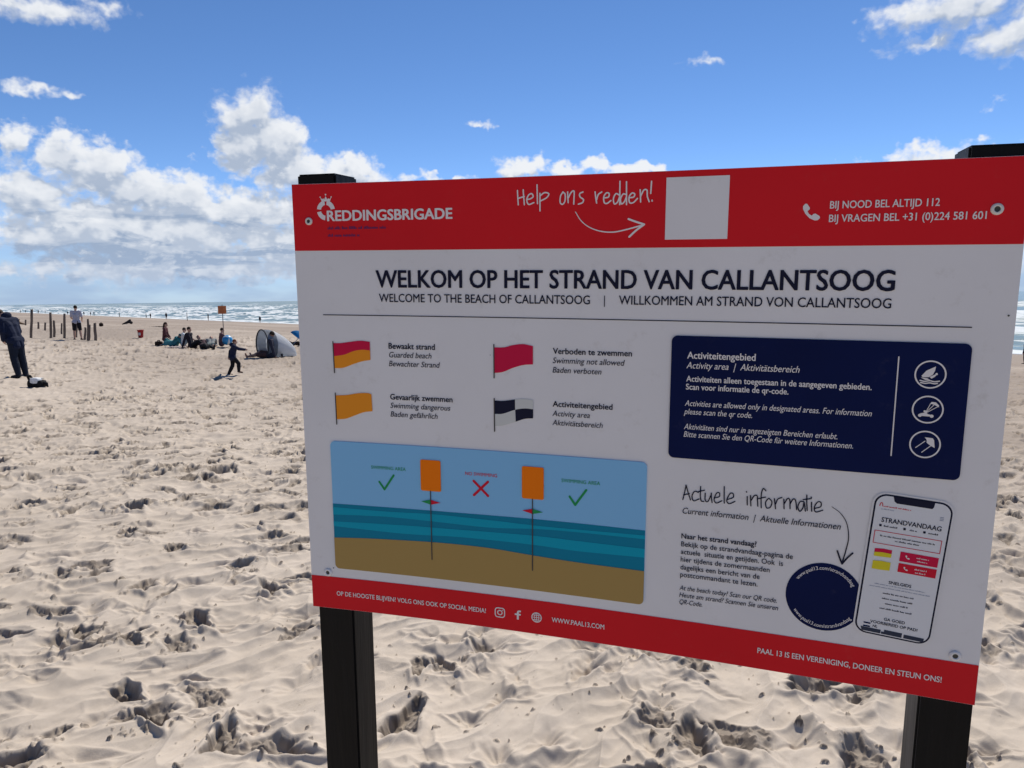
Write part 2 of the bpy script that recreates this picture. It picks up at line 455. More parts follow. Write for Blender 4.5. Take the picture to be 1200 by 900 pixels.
build_ground()

# ------------------------------------------------------------------ the sea with its lines of surf
def build_sea():
    t = np.concatenate([np.linspace(-9000, -220, 24)[:-1], np.linspace(-220, 60, 280)[:-1], np.linspace(60, 900, 760)[:-1], np.geomspace(900, 14000, 40)])
    s = np.concatenate([np.linspace(3.0, -110, 250)[:-1], np.linspace(-110, -420, 240)[:-1], np.geomspace(-420, -14000, 60)])
    T, S = np.meshgrid(t, s, indexing='ij')
    d = -S
    X = 0.76 * (SHORE_S - S) - 0.65 * T; Y = 0.65 * (SHORE_S - S) + 0.76 * T
    wob = 7.0 * perlin(T / 55, S / 400, 41) + 3.0 * perlin(T / 17, S / 60, 42)
    near = 1 - sstep(300, 900, d)
    Z = np.zeros_like(T); foam = np.zeros_like(T)
    crest = [5, 13, 24, 38, 55, 75, 98, 124, 155, 190, 230, 275, 330, 400]
    for k, c in enumerate(crest):
        dd = d - c - wob * min(1, 0.25 + c / 60) - 2.0 * perlin(T / 9, S * 0 + k, 50 + k)
        amp = np.clip(0.55 + 0.9 * perlin(T / 42 + k * 7.3, S * 0 + k * 3.1, 60 + k), 0, 1)
        hgt = 0.30 + 0.5 * min(1, c / 40)
        wid = 1.6 + 0.028 * c
        ridge = np.exp(-(dd / wid) ** 2) * (0.25 + amp)
        Z += hgt * ridge
        tail = np.where(dd < 0, np.exp(dd / (4.5 + 0.05 * c)), np.exp(-dd / (1.0 + 0.006 * c)))
        foam = np.maximum(foam, tail * np.clip(amp * 1.5 - 0.12, 0, 1) * (1.0 if c < 170 else 0.75))
    chop = 0.16 * perlin(T / 3.7, S / 2.2, 71) + 0.10 * perlin(T / 1.6, S / 1.2, 72) + 0.30 * perlin(T / 15, S / 7, 73)
    Z += chop * sstep(3, 14, d) * near
    foam = np.maximum(foam, 1 - sstep(-1, 7, d + 3 * perlin(T / 12, S / 12, 77)))
    wash = 0.5 + 0.9 * perlin(T / 7, S / 2.4, 74) + 0.5 * perlin(T / 2.6, S / 1.1, 75)
    foam = np.clip(foam * (0.45 + 0.75 * wash) + 0.35 * np.clip(wash - 0.55, 0, 1) * (1 - sstep(60, 260, d)), 0, 1)
    z = SEA_Z + 0.06 + Z
    z = np.where(d < 2, np.minimum(z, SEA_Z + 0.08 + 0.025 * Z), z)
    co = np.stack([X, Y, z], -1).reshape(-1, 3).astype(np.float32)
    nt, ns = T.shape
    i = np.arange(nt - 1)[:, None] * ns; j = np.arange(ns - 1)[None, :]
    quads = np.stack([i + j, i + j + 1, i + ns + j + 1, i + ns + j], -1).reshape(-1, 4).astype(np.int32)
    me = bpy.data.meshes.new('sea')
    me.vertices.add(len(co)); me.vertices.foreach_set('co', co.ravel())
    me.loops.add(quads.size); me.loops.foreach_set('vertex_index', quads.ravel())
    me.polygons.add(len(quads)); me.polygons.foreach_set('loop_start', (np.arange(len(quads)) * 4).astype(np.int32))
    me.update(calc_edges=True)
    at = me.attributes.new('foam', 'FLOAT', 'POINT'); at.data.foreach_set('value', foam.ravel().astype(np.float32))
    m = bpy.data.materials.new('sea_water'); m.use_nodes = True
    N = NT(m.node_tree); b = m.node_tree.nodes['Principled BSDF']
    tc = N.n('ShaderNodeTexCoord').outputs['Object']
    rot = N.n('ShaderNodeMapping'); rot.vector_type = 'TEXTURE'; rot.inputs['Rotation'].default_value = (0, 0, math.atan2(0.65, 0.76)); rot.inputs['Scale'].default_value = (1, 4.5, 1)
    N.put(rot.inputs['Vector'], tc)
    fo = N.n('ShaderNodeAttribute', attribute_name='foam').outputs['Fac']
    lace = N.noise(rot.outputs[0], 0.55, 7, 0.68)
    caps = N.step(N.noise(rot.outputs[0], 0.075, 9, 0.66), 0.585, 0.66, 0, 0.6)
    f = N.math('MAXIMUM', N.step(N.math('ADD', fo, N.math('MULTIPLY', N.math('SUBTRACT', lace, 0.5), 1.1)), 0.30, 0.62), caps)
    deep = N.mix(N.step(N.noise(rot.outputs[0], 0.012, 4, 0.6), 0.35, 0.65), (0.13, 0.215, 0.22, 1), (0.19, 0.265, 0.26, 1))
    N.put(b.inputs['Base Color'], N.mix(f, deep, (0.70, 0.75, 0.77, 1)))
    rg = N.n('ShaderNodeMapRange'); N.put(rg.inputs[0], f); rg.inputs[3].default_value = 0.28; rg.inputs[4].default_value = 0.9
    N.put(b.inputs['Roughness'], rg.outputs[0]); b.inputs['IOR'].default_value = 1.33; b.inputs['Specular IOR Level'].default_value = 0.35
    bp = N.n('ShaderNodeBump'); bp.inputs['Strength'].default_value = 0.45; bp.inputs['Distance'].default_value = 0.4
    N.put(bp.inputs['Height'], N.noise(rot.outputs[0], 0.7, 6, 0.62)); N.put(b.inputs['Normal'], bp.outputs[0])
    tag(link_mesh('sea', me, m, None, True), kind='structure')

build_sea()

# ------------------------------------------------------------------ the information board
BW, BH = 1.2, 0.8441
HDR, FTR = 0.1228, 0.7755
B_T = Vector((-0.40883739, 1.42817074, 0.21693398 + EYE))
B_U = Vector((0.95459333, -0.29702616, -0.02295731))
B_V = Vector((-0.00882081, 0.04884659, -0.99876734))
B_N = Vector((0.29778142, 0.95361914, 0.04400862))      # points away from the reader
BASE = B_T + B_U * 0.6 + B_V * 2.0
BASE = Vector((BASE.x, BASE.y, ground_z(BASE.x, BASE.y)))

def bow(u):
    """the thin panel has bellied a little between its two posts"""
    u = min(max(u, 0.0), BW)
    return 4 * u * (BW - u) / BW ** 2 * (0.01965 - 0.00931 * (u - 0.6))
def B(u, v, w=0.0):
    return B_T + B_U * u + B_V * v + B_N * (w + bow(u)) - BASE

def flat_bm(loops, w, step=0.03, bm=None):
    """filled outlines printed on the panel; loops in metres from its top left corner"""
    bm = bm or bmesh.new()
    new = bmesh.new()
    for pts in loops:
        f = new.faces.new([new.verts.new((p[0], p[1], w)) for p in pts])
    new.normal_update()
    bmesh.ops.triangulate(new, faces=new.faces[:], ngon_method='EAR_CLIP')
    us = [v.co.x for v in new.verts]
    k = math.floor(min(us) / step) + 1
    while k * step < max(us):
        bmesh.ops.bisect_plane(new, geom=new.verts[:] + new.edges[:] + new.faces[:], plane_co=(k * step, 0, 0), plane_no=(1, 0, 0))
        k += 1
    for v in new.verts: v.co = B(v.co.x, v.co.y, v.co.z)
    me = bpy.data.meshes.new('tmp'); new.to_mesh(me); new.free(); bm.from_mesh(me); bpy.data.meshes.remove(me)
    return bm

def rrect(u0, v0, u1, v1, r, n=7):
    pts = []
    for cx, cy, a0 in ((u1 - r, v0 + r, -90), (u1 - r, v1 - r, 0), (u0 + r, v1 - r, 90), (u0 + r, v0 + r, 180)):
        for i in range(n + 1):
            a = R(a0 + 90 * i / n); pts.append((cx + r * math.cos(a), cy + r * math.sin(a)))
    return pts
def disc(cx, cy, r, n=24): return [(cx + r * math.cos(2 * math.pi * i / n), cy + r * math.sin(2 * math.pi * i / n)) for i in range(n)]
def arcband(cx, cy, r0, r1, a0, a1, n=10):
    o = [(cx + r1 * math.cos(R(a0 + (a1 - a0) * i / n)), cy - r1 * math.sin(R(a0 + (a1 - a0) * i / n))) for i in range(n + 1)]
    q = [(cx + r0 * math.cos(R(a0 + (a1 - a0) * i / n)), cy - r0 * math.sin(R(a0 + (a1 - a0) * i / n))) for i in range(n + 1)]
    return o + q[::-1]
def lerp2(pts, f): return [(f(*p)) for p in pts]

def plate_bm(pts, w_front, w_back):
    """a thin plate with the given outline"""
    bm = flat_bm([pts], w_front)
    n = len(pts)
    dense = []
    for i in range(n):
        a, b = pts[i], pts[(i + 1) % n]
        k = max(1, int(abs(b[0] - a[0]) / 0.03))
        for j in range(k): dense.append((a[0] + (b[0] - a[0]) * j / k, a[1] + (b[1] - a[1]) * j / k))
    f = [bm.verts.new(B(p[0], p[1], w_front)) for p in dense]; q = [bm.verts.new(B(p[0], p[1], w_back)) for p in dense]
    for i in range(len(dense)):
        j = (i + 1) % len(dense); bm.faces.new((f[i], f[j], q[j], q[i]))
    return bm

def smooth_line(pts, n=7):
    if len(pts) < 3: return [Vector(p).to_2d() if len(p) > 2 else Vector(p) for p in pts]
    P = [Vector(p) for p in pts]; out = []
    closed = (P[0] - P[-1]).length < 1e-6
    for i in range(len(P) - 1):
        p0 = P[i - 1] if i else (P[-2] if closed else P[0] * 2 - P[1]); p1, p2 = P[i], P[i + 1]
        p3 = P[i + 2] if i + 2 < len(P) else (P[1] if closed else P[-1] * 2 - P[-2])
        for k in range(n):
            t = k / n
            out.append(0.5 * ((2 * p1) + (p2 - p0) * t + (2 * p0 - 5 * p1 + 4 * p2 - p3) * t * t + (3 * p1 - p0 - 3 * p2 + p3) * t ** 3))
    out.append(P[-1]); return out

def strokes_bm(lines, hw, w, bm=None, curve=True, f=None, taper=None):
    """pen strokes with round ends, slightly raised along the middle"""
    bm = bm or bmesh.new()
    for li, ln in enumerate(lines):
        pts = smooth_line(ln) if curve else [Vector(p) for p in ln]
        n = len(pts); rows = []
        for i, p in enumerate(pts):
            d = (pts[min(i + 1, n - 1)] - pts[max(i - 1, 0)])
            d = d.normalized() if d.length > 1e-9 else Vector((1, 0))
            nn = Vector((-d.y, d.x)); h = hw * (taper(i / (n - 1)) if taper else 1)
            if i == 0:
                for a in (80, 50, 25): rows.append((p - d * h * math.sin(R(a)), nn * h * math.cos(R(a)), a == 80))
            rows.append((p, nn * h, False))
            if i == n - 1:
                for a in (25, 50, 80): rows.append((p + d * h * math.sin(R(a)), nn * h * math.cos(R(a)), a == 80))
        vs = []
        for p, o, tip in rows:
            l, c, r_ = p + o, p, p - o
            if f: l, c, r_ = Vector(f(*l)), Vector(f(*c)), Vector(f(*r_))
            lift = w - 0.00002 * (li % 7)
            vs.append((bm.verts.new(B(l.x, l.y, lift)), bm.verts.new(B(c.x, c.y, lift - 0.00012)), bm.verts.new(B(r_.x, r_.y, lift))))
        for a, b in zip(vs, vs[1:]):
            bm.faces.new((a[0], a[1], b[1], b[0])); bm.faces.new((a[1], a[2], b[2], b[1]))
    return bm
def ring(cx, cy, rx, ry=None, n=28): 
    ry = ry or rx
    return [(cx + rx * math.cos(2 * math.pi * i / n), cy + ry * math.sin(2 * math.pi * i / n)) for i in range(n + 1)]

# lettering: Blender's own humanist letters, fitted to the measured width and cap height
STRIKES = {'R': 0.007, 'M': 0.014, 'T': 0.021, 'I': 0.005, 'B': 0.018, 'H': 0.034}     # how far the repeated strokes spread, per unit of letter size
_cap = {}
def letters(body, style):
    c = bpy.data.curves.new('lettering', 'FONT')
    c.body = body; c.size = 1.0; c.resolution_u = 3
    c.fill_mode = 'FRONT'
    o = bpy.data.objects.new('lettering', c); col.objects.link(o)
    dg = bpy.context.evaluated_depsgraph_get()
    me = bpy.data.meshes.new_from_object(o.evaluated_get(dg), depsgraph=dg)
    bpy.data.objects.remove(o); bpy.data.curves.remove(c)
    return me
def cap_height():
    if 'h' not in _cap:
        me = letters('H', 'R'); ys = [v.co.y for v in me.vertices]; _cap['h'] = max(ys); bpy.data.meshes.remove(me)
    return _cap['h']
def text_bm(body, style, u0, u1, v, cap, w, bm=None, f=None):
    me = letters(body, style)
    bm = bm or bmesh.new()
    n = len(me.vertices); co = np.empty(n * 3); me.vertices.foreach_get('co', co); co = co.reshape(-1, 3)
    x0, x1 = co[:, 0].min(), co[:, 0].max()
    sy = cap / cap_height(); sh = 0.20 if style == 'I' else 0.0
    xs = (co[:, 0] - x0) * (u1 - u0) / (x1 - x0) + sh * co[:, 1] * sy - sh * cap * 0.3; ys = co[:, 1] * sy
    d = STRIKES[style] * sy
    sides = [(0, 0)] + ([(-1, 0), (1, 0), (-.6, .6), (.6, .6), (-.6, -.6), (.6, -.6)] if d > 0.00008 else [(-.8, 0), (.8, 0)])
    for k, (ox, oy) in enumerate(sides):
        tb = bmesh.new(); tb.from_mesh(me); tb.verts.ensure_lookup_table()
        for i, vert in enumerate(tb.verts):
            x, y = xs[i] + ox * d, ys[i] + oy * d
            if f: q = f(x, y); vert.co = B(q[0], q[1], w - k * 0.00003)
            else: vert.co = B(u0 + x, v - y, w - k * 0.00003)
        m2 = bpy.data.meshes.new('tmp'); tb.to_mesh(m2); tb.free(); bm.from_mesh(m2); bpy.data.meshes.remove(m2)
    bpy.data.meshes.remove(me)
    return bm
def greek_bm(u0, u1, v, h, w, seed, bm=None, f=None):
    """print too small to read in the photograph: rows of tiny upright marks"""
    bm = bm or bmesh.new(); g = random.Random(seed); u = u0; loops = []
    while u < u1:
        for k in range(g.randint(3, 9)):
            if u > u1: break
            hh = h * g.choice((0.62, 0.62, 0.7, 1.0)); ww = h * g.uniform(0.28, 0.5)
            q = [(u, v - hh), (u + ww, v - hh), (u + ww, v), (u, v)]
            loops.append([f(*p) for p in q] if f else q); u += ww + h * 0.18
        u += h * 0.5
    for l in loops: bm.faces.new([bm.verts.new(B(p[0], p[1], w)) for p in l])
    return bm

M_white = material('printed_white', (0.755, 0.755, 0.765), 0.5, 0.15, 0.03, 3.0, 0.0, dirt=(0.45, 0.42, 0.38), dirt_scale=22, dirt_amt=0.34)
M_red = material('printed_red', (0.66, 0.012, 0.020), 0.5, 0.12, 0.04, 3.0, dirt=(0.5, 0.1, 0.09), dirt_scale=30, dirt_amt=0.15)
M_letter_white = material('print_pale', (0.78, 0.76, 0.76), 0.5, 0.12)
M_navy = material('printed_navy', (0.002, 0.008, 0.060), 0.5, 0.08, 0.10, 4.0, dirt=(0.06, 0.06, 0.09), dirt_scale=30, dirt_amt=0.25)
M_ink = material('print_ink', (0.010, 0.012, 0.034), 0.5, 0.1)
M_inkblue = material('print_blue_on_red', (0.10, 0.03, 0.12), 0.5, 0.12)
M_alu = material('panel_edge', (0.42, 0.42, 0.43), 0.45, 0.5)
M_crim = material('print_crimson', (0.60, 0.008, 0.06), 0.5, 0.12)
M_amber = material('print_amber', (0.84, 0.30, 0.020), 0.5, 0.12)
M_yellow = material('print_yellow', (0.72, 0.62, 0.03), 0.5, 0.12)
M_paleflag = material('print_pale_grey', (0.62, 0.64, 0.62), 0.5, 0.12)
M_polegrey = material('print_pole', (0.07, 0.065, 0.065), 0.5, 0.12)
M_dsky = material('print_sky', (0.235, 0.53, 0.83), 0.5, 0.12)
M_dsea = material('print_sea_dark', (0.001, 0.21, 0.34), 0.5, 0.12)
M_dlight = material('print_sea_light', (0.001, 0.34, 0.49), 0.5, 0.12)
M_dsand = material('print_sand', (0.40, 0.27, 0.09), 0.5, 0.12)
M_orange = material('print_orange', (0.92, 0.205, 0.002), 0.5, 0.12)
M_green = material('print_green', (0.02, 0.30, 0.09), 0.5, 0.12)
M_cross = material('print_cross_red', (0.62, 0.01, 0.035), 0.5, 0.12)
M_post = material('black_post', (0.0032, 0.0036, 0.0048), 0.5, 0.14, 0.25, 40.0, 0.25, 30.0, vstretch=(1, 1, 0.08))
M_postside = material('grey_post_side', (0.055, 0.054, 0.054), 0.6, 0.3, 0.35, 30.0, 0.3, 40.0, vstretch=(1, 1, 0.08))
M_screw = material('screw_cap', (0.66, 0.66, 0.62), 0.35, 0.5)
M_socket = material('screw_socket', (0.03, 0.035, 0.03), 0.4, 0.5)

def build_board():
    root = empty('information_board', BASE)
    tag(root, 'large white information board with red bands and a blue panel on two black posts', 'sign')
    # ---- the panel
    bm = plate_bm([(0, 0), (BW, 0), (BW, BH), (0, BH)], 0.0, 0.0035)
    back = flat_bm([[(0, 0), (BW, 0), (BW, BH), (0, BH)]], 0.0035)
    me = bpy.data.meshes.new('t'); back.to_mesh(me); back.free(); bm.from_mesh(me); bpy.data.meshes.remove(me)
    panel = obj('panel', bm, [M_white], root)
    # ---- posts
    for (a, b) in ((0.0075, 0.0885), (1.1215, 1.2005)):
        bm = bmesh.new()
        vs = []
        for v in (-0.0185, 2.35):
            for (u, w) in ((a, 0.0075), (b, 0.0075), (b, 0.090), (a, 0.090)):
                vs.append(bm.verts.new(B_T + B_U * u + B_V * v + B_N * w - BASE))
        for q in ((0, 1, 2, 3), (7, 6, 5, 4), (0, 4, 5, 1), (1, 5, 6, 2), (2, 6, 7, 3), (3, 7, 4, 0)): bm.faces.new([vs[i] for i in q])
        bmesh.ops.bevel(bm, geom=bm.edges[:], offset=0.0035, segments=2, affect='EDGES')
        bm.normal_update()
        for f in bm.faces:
            if f.normal.dot(B_U) < -0.9: f.material_index = 1  # faces towards the panel's left get the greyer material
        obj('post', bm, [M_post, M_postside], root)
    L1, L2, L3 = -0.0006, -0.0011, -0.0016
    # ---- red header
    hd = obj('header_band', flat_bm([[(0.0005, 0.0005), (BW - 0.0005, 0.0005), (BW - 0.0005, HDR), (0.0005, HDR)]], L1), M_red, root)
    bm = text_bm('REDDINGSBRIGADE', 'H', 0.0705, 0.3157, 0.0681, 0.0182, L2)
    obj('brand_lettering', bm, M_letter_white, hd)
    cx, cy = 0.0682, 0.0488
    loops = [arcband(cx, cy, 0.0098, 0.0182, a0, a1) for a0, a1 in ((98, 172), (8, 82), (190, 262))]
    loops.append([(0.0605, 0.0325), (0.0577, 0.0252), (0.0618, 0.0285), (0.0640, 0.0268), (0.0655, 0.0292), (0.0688, 0.0230), (0.0721, 0.0292), (0.0738, 0.0268), (0.0760, 0.0285), (0.0800, 0.0252), (0.0771, 0.0325)])
    loops += [disc(0.0688, 0.0203, 0.0016, 10), disc(0.0577, 0.0247, 0.0013, 8), disc(0.0800, 0.0247, 0.0013, 8)]
    obj('lifebuoy_emblem', flat_bm(loops, L2), M_letter_white, hd)
    obj('small_lettering', greek_bm(0.0700, 0.1855, 0.0838, 0.0052, L2, 3), M_inkblue, hd)
    obj('small_lettering', greek_bm(0.0700, 0.1345, 0.0972, 0.0052, L2, 4), M_inkblue, hd)
    obj('telephone_lettering', text_bm('BIJ NOOD BEL ALTIJD 112', 'M', 0.9405, 1.0888, 0.0663, 0.0109, L2), M_letter_white, hd)
    obj('telephone_lettering', text_bm('BIJ VRAGEN BEL +31 (0)224 581 601', 'M', 0.9402, 1.1499, 0.0865, 0.0109, L2), M_letter_white, hd)
    handset('telephone_icon', 0.9012, 0.0575, 0.0265, L2, M_letter_white, hd)
    obj('handwritten_lettering', strokes_bm(HAND_HEADER, 0.00115, L2), M_letter_white, hd)
    bm = strokes_bm([[(0.5402, 0.0616), (0.5497, 0.076), (0.5634, 0.0869), (0.583, 0.0943), (0.6049, 0.0963), (0.6264, 0.0927), (0.6559, 0.0853)]], 0.0011, L2, taper=lambda t: 0.6 + 0.5 * t)
    strokes_bm([[(0.6308, 0.0753), (0.6432, 0.0800), (0.657, 0.0846)], [(0.657, 0.0846), (0.6440, 0.0940), (0.6326, 0.1044)]], 0.0016, L2, bm)
    obj('arrow', bm, M_letter_white, hd)
    obj('blank_label', flat_bm([[(0.6915, 0.0106), (0.7908, 0.0106), (0.7906, 0.1099), (0.6916, 0.1099)]], L2), M_white, hd)
    # ---- headline
    hl = obj('headline', text_bm('WELKOM OP HET STRAND VAN CALLANTSOOG', 'T', 0.1642, 1.0376, 0.1908, 0.0307, L2), M_ink, root)
    obj('subtitle_lettering', text_bm('WELCOME TO THE BEACH OF CALLANTSOOG', 'R', 0.1688, 0.567, 0.2180, 0.0150, L2), M_ink, root)
    obj('subtitle_lettering', text_bm('WILLKOMMEN AM STRAND VON CALLANTSOOG', 'R', 0.6175, 1.0354, 0.2175, 0.0150, L2), M_ink, root)
    obj('subtitle_bar', flat_bm([[(0.5917, 0.2028), (0.5931, 0.2028), (0.5931, 0.2221), (0.5917, 0.2221)]], L2), M_ink, root)
    obj('dividing_line', flat_bm([[(0.0527, 0.2428), (1.1453, 0.2428), (1.1453, 0.2444), (0.0527, 0.2444)]], L2), M_ink, root)
    # ---- four flags with captions
    def flag(pole, top, mid, bot, mats):
        (x0, y0), (x1, y1) = pole
        fp = obj('flag_pictogram', strokes_bm([[(x0, y0), (x1, y1)]], 0.0011, L3, curve=False), M_polegrey, root)
        def band(a, b, c0=0.0, c1=1.0):
            A = [tuple(p) for p in smooth_line(a)]; Bq = [tuple(p) for p in smooth_line(b)]
            n = len(A); i0, i1 = int(c0 * (n - 1)), int(c1 * (n - 1)) + 1
            m = len(Bq); k0, k1 = int(c0 * (m - 1)), int(c1 * (m - 1)) + 1
            return A[i0:i1] + Bq[k0:k1][::-1]
        if mid is None: obj('flag_cloth', flat_bm([band(top, bot)], L2), mats[0], fp)
        elif len(mats) == 2:
            obj('flag_cloth', flat_bm([band(top, mid)], L2), mats[0], fp); obj('flag_cloth', flat_bm([band(mid, bot)], L2), mats[1], fp)
        else:
            obj('flag_cloth', flat_bm([band(top, mid, 0, .5), band(mid, bot, .5, 1)], L2), mats[0], fp)
            obj('flag_cloth', flat_bm([band(top, mid, .5, 1), band(mid, bot, 0, .5)], L2), mats[1], fp)
        return fp
    flag([(0.0707, 0.2947), (0.0713, 0.3548)], [(0.0715, 0.2976), (0.0865, 0.2973), (0.1026, 0.295), (0.1265, 0.292), (0.1467, 0.2935)],
         [(0.0715, 0.323), (0.0935, 0.3193), (0.1124, 0.3122), (0.1311, 0.3091), (0.1468, 0.3102)], [(0.0717, 0.346), (0.0897, 0.3448), (0.1141, 0.3361), (0.1302, 0.3312), (0.1469, 0.3283)], [M_crim, M_amber])
    flag([(0.0710, 0.395), (0.0712, 0.4566)], [(0.0718, 0.3995), (0.0954, 0.3979), (0.117, 0.3938), (0.1383, 0.3925), (0.1462, 0.3947)], None,
         [(0.0718, 0.447), (0.0906, 0.445), (0.1098, 0.4378), (0.1288, 0.4306), (0.1472, 0.4277)], [M_amber])
    flag([(0.3921, 0.2926), (0.392, 0.3537)], [(0.3926, 0.2977), (0.4114, 0.2972), (0.4283, 0.2926), (0.4474, 0.2904), (0.4652, 0.2934)], None,
         [(0.3926, 0.3446), (0.4087, 0.3422), (0.4281, 0.3339), (0.4474, 0.3281), (0.4652, 0.3263)], [M_crim])
    fq = flag([(0.3919, 0.3921), (0.3921, 0.4534)], [(0.3926, 0.3957), (0.4083, 0.3956), (0.4315, 0.3919), (0.4472, 0.3899), (0.4655, 0.3914)],
         [(0.3926, 0.4208), (0.4082, 0.4195), (0.4317, 0.4109), (0.4496, 0.4075), (0.4655, 0.4081)], [(0.3926, 0.4432), (0.408, 0.4416), (0.4326, 0.433), (0.4496, 0.4268), (0.4655, 0.4249)], [M_ink, M_paleflag, None])
    CAPS = [[('Bewaakt strand', 'B', 0.185, 0.2773, 0.3057, 0.0107), ('Guarded beach', 'I', 0.185, 0.2701, 0.3222, 0.0104), ('Bewachter Strand', 'I', 0.185, 0.2854, 0.339, 0.0104)],
            [('Gevaarlijk zwemmen', 'B', 0.185, 0.3102, 0.403, 0.0105), ('Swimming dangerous', 'I', 0.185, 0.3053, 0.4195, 0.0102), ('Baden gefährlich', 'I', 0.185, 0.2799, 0.4364, 0.0102)],
            [('Verboden te zwemmen', 'B', 0.502, 0.6414, 0.306, 0.0103), ('Swimming not allowed', 'I', 0.502, 0.6281, 0.3227, 0.0101), ('Baden verboten', 'I', 0.502, 0.5888, 0.3397, 0.0101)],
            [('Activiteitengebied', 'B', 0.502, 0.6095, 0.4012, 0.010), ('Activity area', 'I', 0.502, 0.5699, 0.4184, 0.0099), ('Aktivitätsbereich', 'I', 0.502, 0.5926, 0.4352, 0.0099)]]
    for cpt in CAPS:
        bm = bmesh.new()
        for (s, st, a, b, v, h) in cpt: text_bm(s, st, a, b, v, h, L2, bm)
        obj('caption', bm, M_ink, root)
    # ---- beach diagram
    U0, V0, U1, V1, RR = 0.0557, 0.4911, 0.6722, 0.7550, 0.0095
    pw = -0.0022
    dg = obj('beach_diagram', plate_bm(rrect(U0, V0, U1, V1, RR), pw, 0.0), M_dsky, root)
    sea_top = [(U0, 0.6190), (0.1873, 0.618), (0.3342, 0.6165), (0.4641, 0.615), (0.5543, 0.6146), (U1, 0.615)]
    sand_top = [(U0, 0.690), (0.125, 0.6860), (0.1852, 0.6835), (0.2633, 0.6808), (0.3333, 0.6801), (0.3904, 0.6812), (0.4641, 0.6857), (0.5551, 0.6895), (U1, 0.6909)]
    S = [tuple(p) for p in smooth_line(sand_top)]
    bot = [p for p in rrect(U0, V0, U1, V1, RR) if p[1] > 0.72]
    bot.sort(key=lambda p: -math.atan2(p[0] - 0.36, p[1] - 0.70))
    bot = sorted(bot, key=lambda p: -p[0]) if False else bot
    sea_poly = [tuple(p) for p in smooth_line(sea_top)] + [(p[0], p[1] + 0.006) for p in S[::-1]]
    obj('printed_sea', flat_bm([sea_poly], pw - 0.0004), M_dsea, dg)
    def lens(a, b): return [tuple(p) for p in smooth_line(a)] + [tuple(p) for p in smooth_line(b)][::-1]
    bands = [lens([(U0, 0.6262), (0.1672, 0.6268), (0.2646, 0.6240), (0.3824, 0.6252), (0.4956, 0.6270), (U1, 0.6240)], [(U0, 0.6418), (0.1668, 0.6375), (0.2643, 0.6386), (0.3822, 0.6400), (0.4957, 0.6325), (U1, 0.6310)]),
             lens([(U0, 0.6560), (0.2032, 0.6520), (0.3236, 0.6500), (0.465, 0.6470), (0.5507, 0.6482), (U1, 0.6490)], [(U0, 0.6660), (0.2027, 0.6692), (0.3234, 0.6650), (0.465, 0.6650), (0.5509, 0.6677), (U1, 0.6654)])]
    obj('printed_wave_band', flat_bm([bands[0]], pw - 0.0007), M_dlight, dg); obj('printed_wave_band', flat_bm([bands[1]], pw - 0.0007), M_dlight, dg)
    obj('printed_sand', flat_bm([S + bot], pw - 0.0010), M_dsand, dg)
    for (a, b, c, d, pu, t0, t1, left) in ((0.2437, 0.5166, 0.2849, 0.5780, 0.2634, 0.5775, 0.7160, M_green), (0.4447, 0.5150, 0.4864, 0.5764, 0.4651, 0.576, 0.715, M_cross)):
        sg = obj('printed_beach_sign', flat_bm([rrect(a, b, c, d, 0.0035)], pw - 0.0013), M_orange, dg)
        obj('printed_pole', strokes_bm([[(pu, t0 + 0.0005), (pu, t1)]], 0.0010, pw - 0.0019, curve=False), M_polegrey, dg)
        right = M_cross if left is M_green else M_green
        for side, mt in ((-1, left), (1, right)):
            obj('printed_arrowhead', flat_bm([[(pu, 0.5952), (pu + side * 0.0199, 0.6000), (pu, 0.6050)]], pw - 0.0014), mt, dg)
    for u0_, u1_, v_ in ((0.1411, 0.2131, 0.5420), (0.5194, 0.5902, 0.5395)):
        obj('green_lettering', text_bm('SWIMMING AREA', 'R', u0_, u1_, v_, 0.0066, pw - 0.0005), M_green, dg)
    obj('red_lettering', text_bm('NO SWIMMING', 'R', 0.3339, 0.3966, 0.5408, 0.0064, pw - 0.0005), M_cross, dg)
    for du, dv in ((0.0, 0.0), (0.3775, -0.0018)):
        obj('tick_mark', strokes_bm([[(0.1573 + du, 0.5674 + dv), (0.1676 + du, 0.5820 + dv)], [(0.1676 + du, 0.5820 + dv), (0.1876 + du, 0.5524 + dv)]], 0.0021, pw - 0.0006, curve=False), M_green, dg)
    obj('cross_mark', strokes_bm([[(0.3505, 0.5513), (0.3786, 0.5782)], [(0.3786, 0.5508), (0.3508, 0.5788)]], 0.0024, pw - 0.0006, curve=False), M_cross, dg)
    # ---- navy activity panel
    a0, b0, a1, b1 = 0.7080, 0.2681, 1.1480, 0.4784
    ap = obj('activity_panel', plate_bm(rrect(a0, b0, a1, b1, 0.0095), pw, 0.0), M_navy, root)
    bm = bmesh.new()
    for (s, st, x0, x1, v, h) in [('Activiteitengebied', 'B', 0.7345, 0.8429, 0.3056, 0.0112), ('Activity area  |  Aktivitätsbereich', 'I', 0.7342, 0.9105, 0.3223, 0.0108),
        ('Activiteiten alleen toegestaan in de aangegeven gebieden.', 'B', 0.7342, 1.0168, 0.3446, 0.0096), ('Scan voor informatie de qr-code.', 'B', 0.7341, 0.8958, 0.3583, 0.0096),
        ('Activities are allowed only in designated areas. For information', 'I', 0.7336, 1.0197, 0.3864, 0.0096), ('please scan the qr code.', 'I', 0.7334, 0.8425, 0.4008, 0.0096),
        ('Aktivitäten sind nur in angezeigten Bereichen erlaubt.', 'I', 0.7334, 0.9734, 0.4268, 0.0096), ('Bitte scannen Sie den QR-Code für weitere Informationen.', 'I', 0.7334, 0.997, 0.4402, 0.0096)]:
        text_bm(s, st, x0, x1, v, h, pw - 0.0006, bm)
    obj('panel_lettering', bm, M_letter_white, ap)
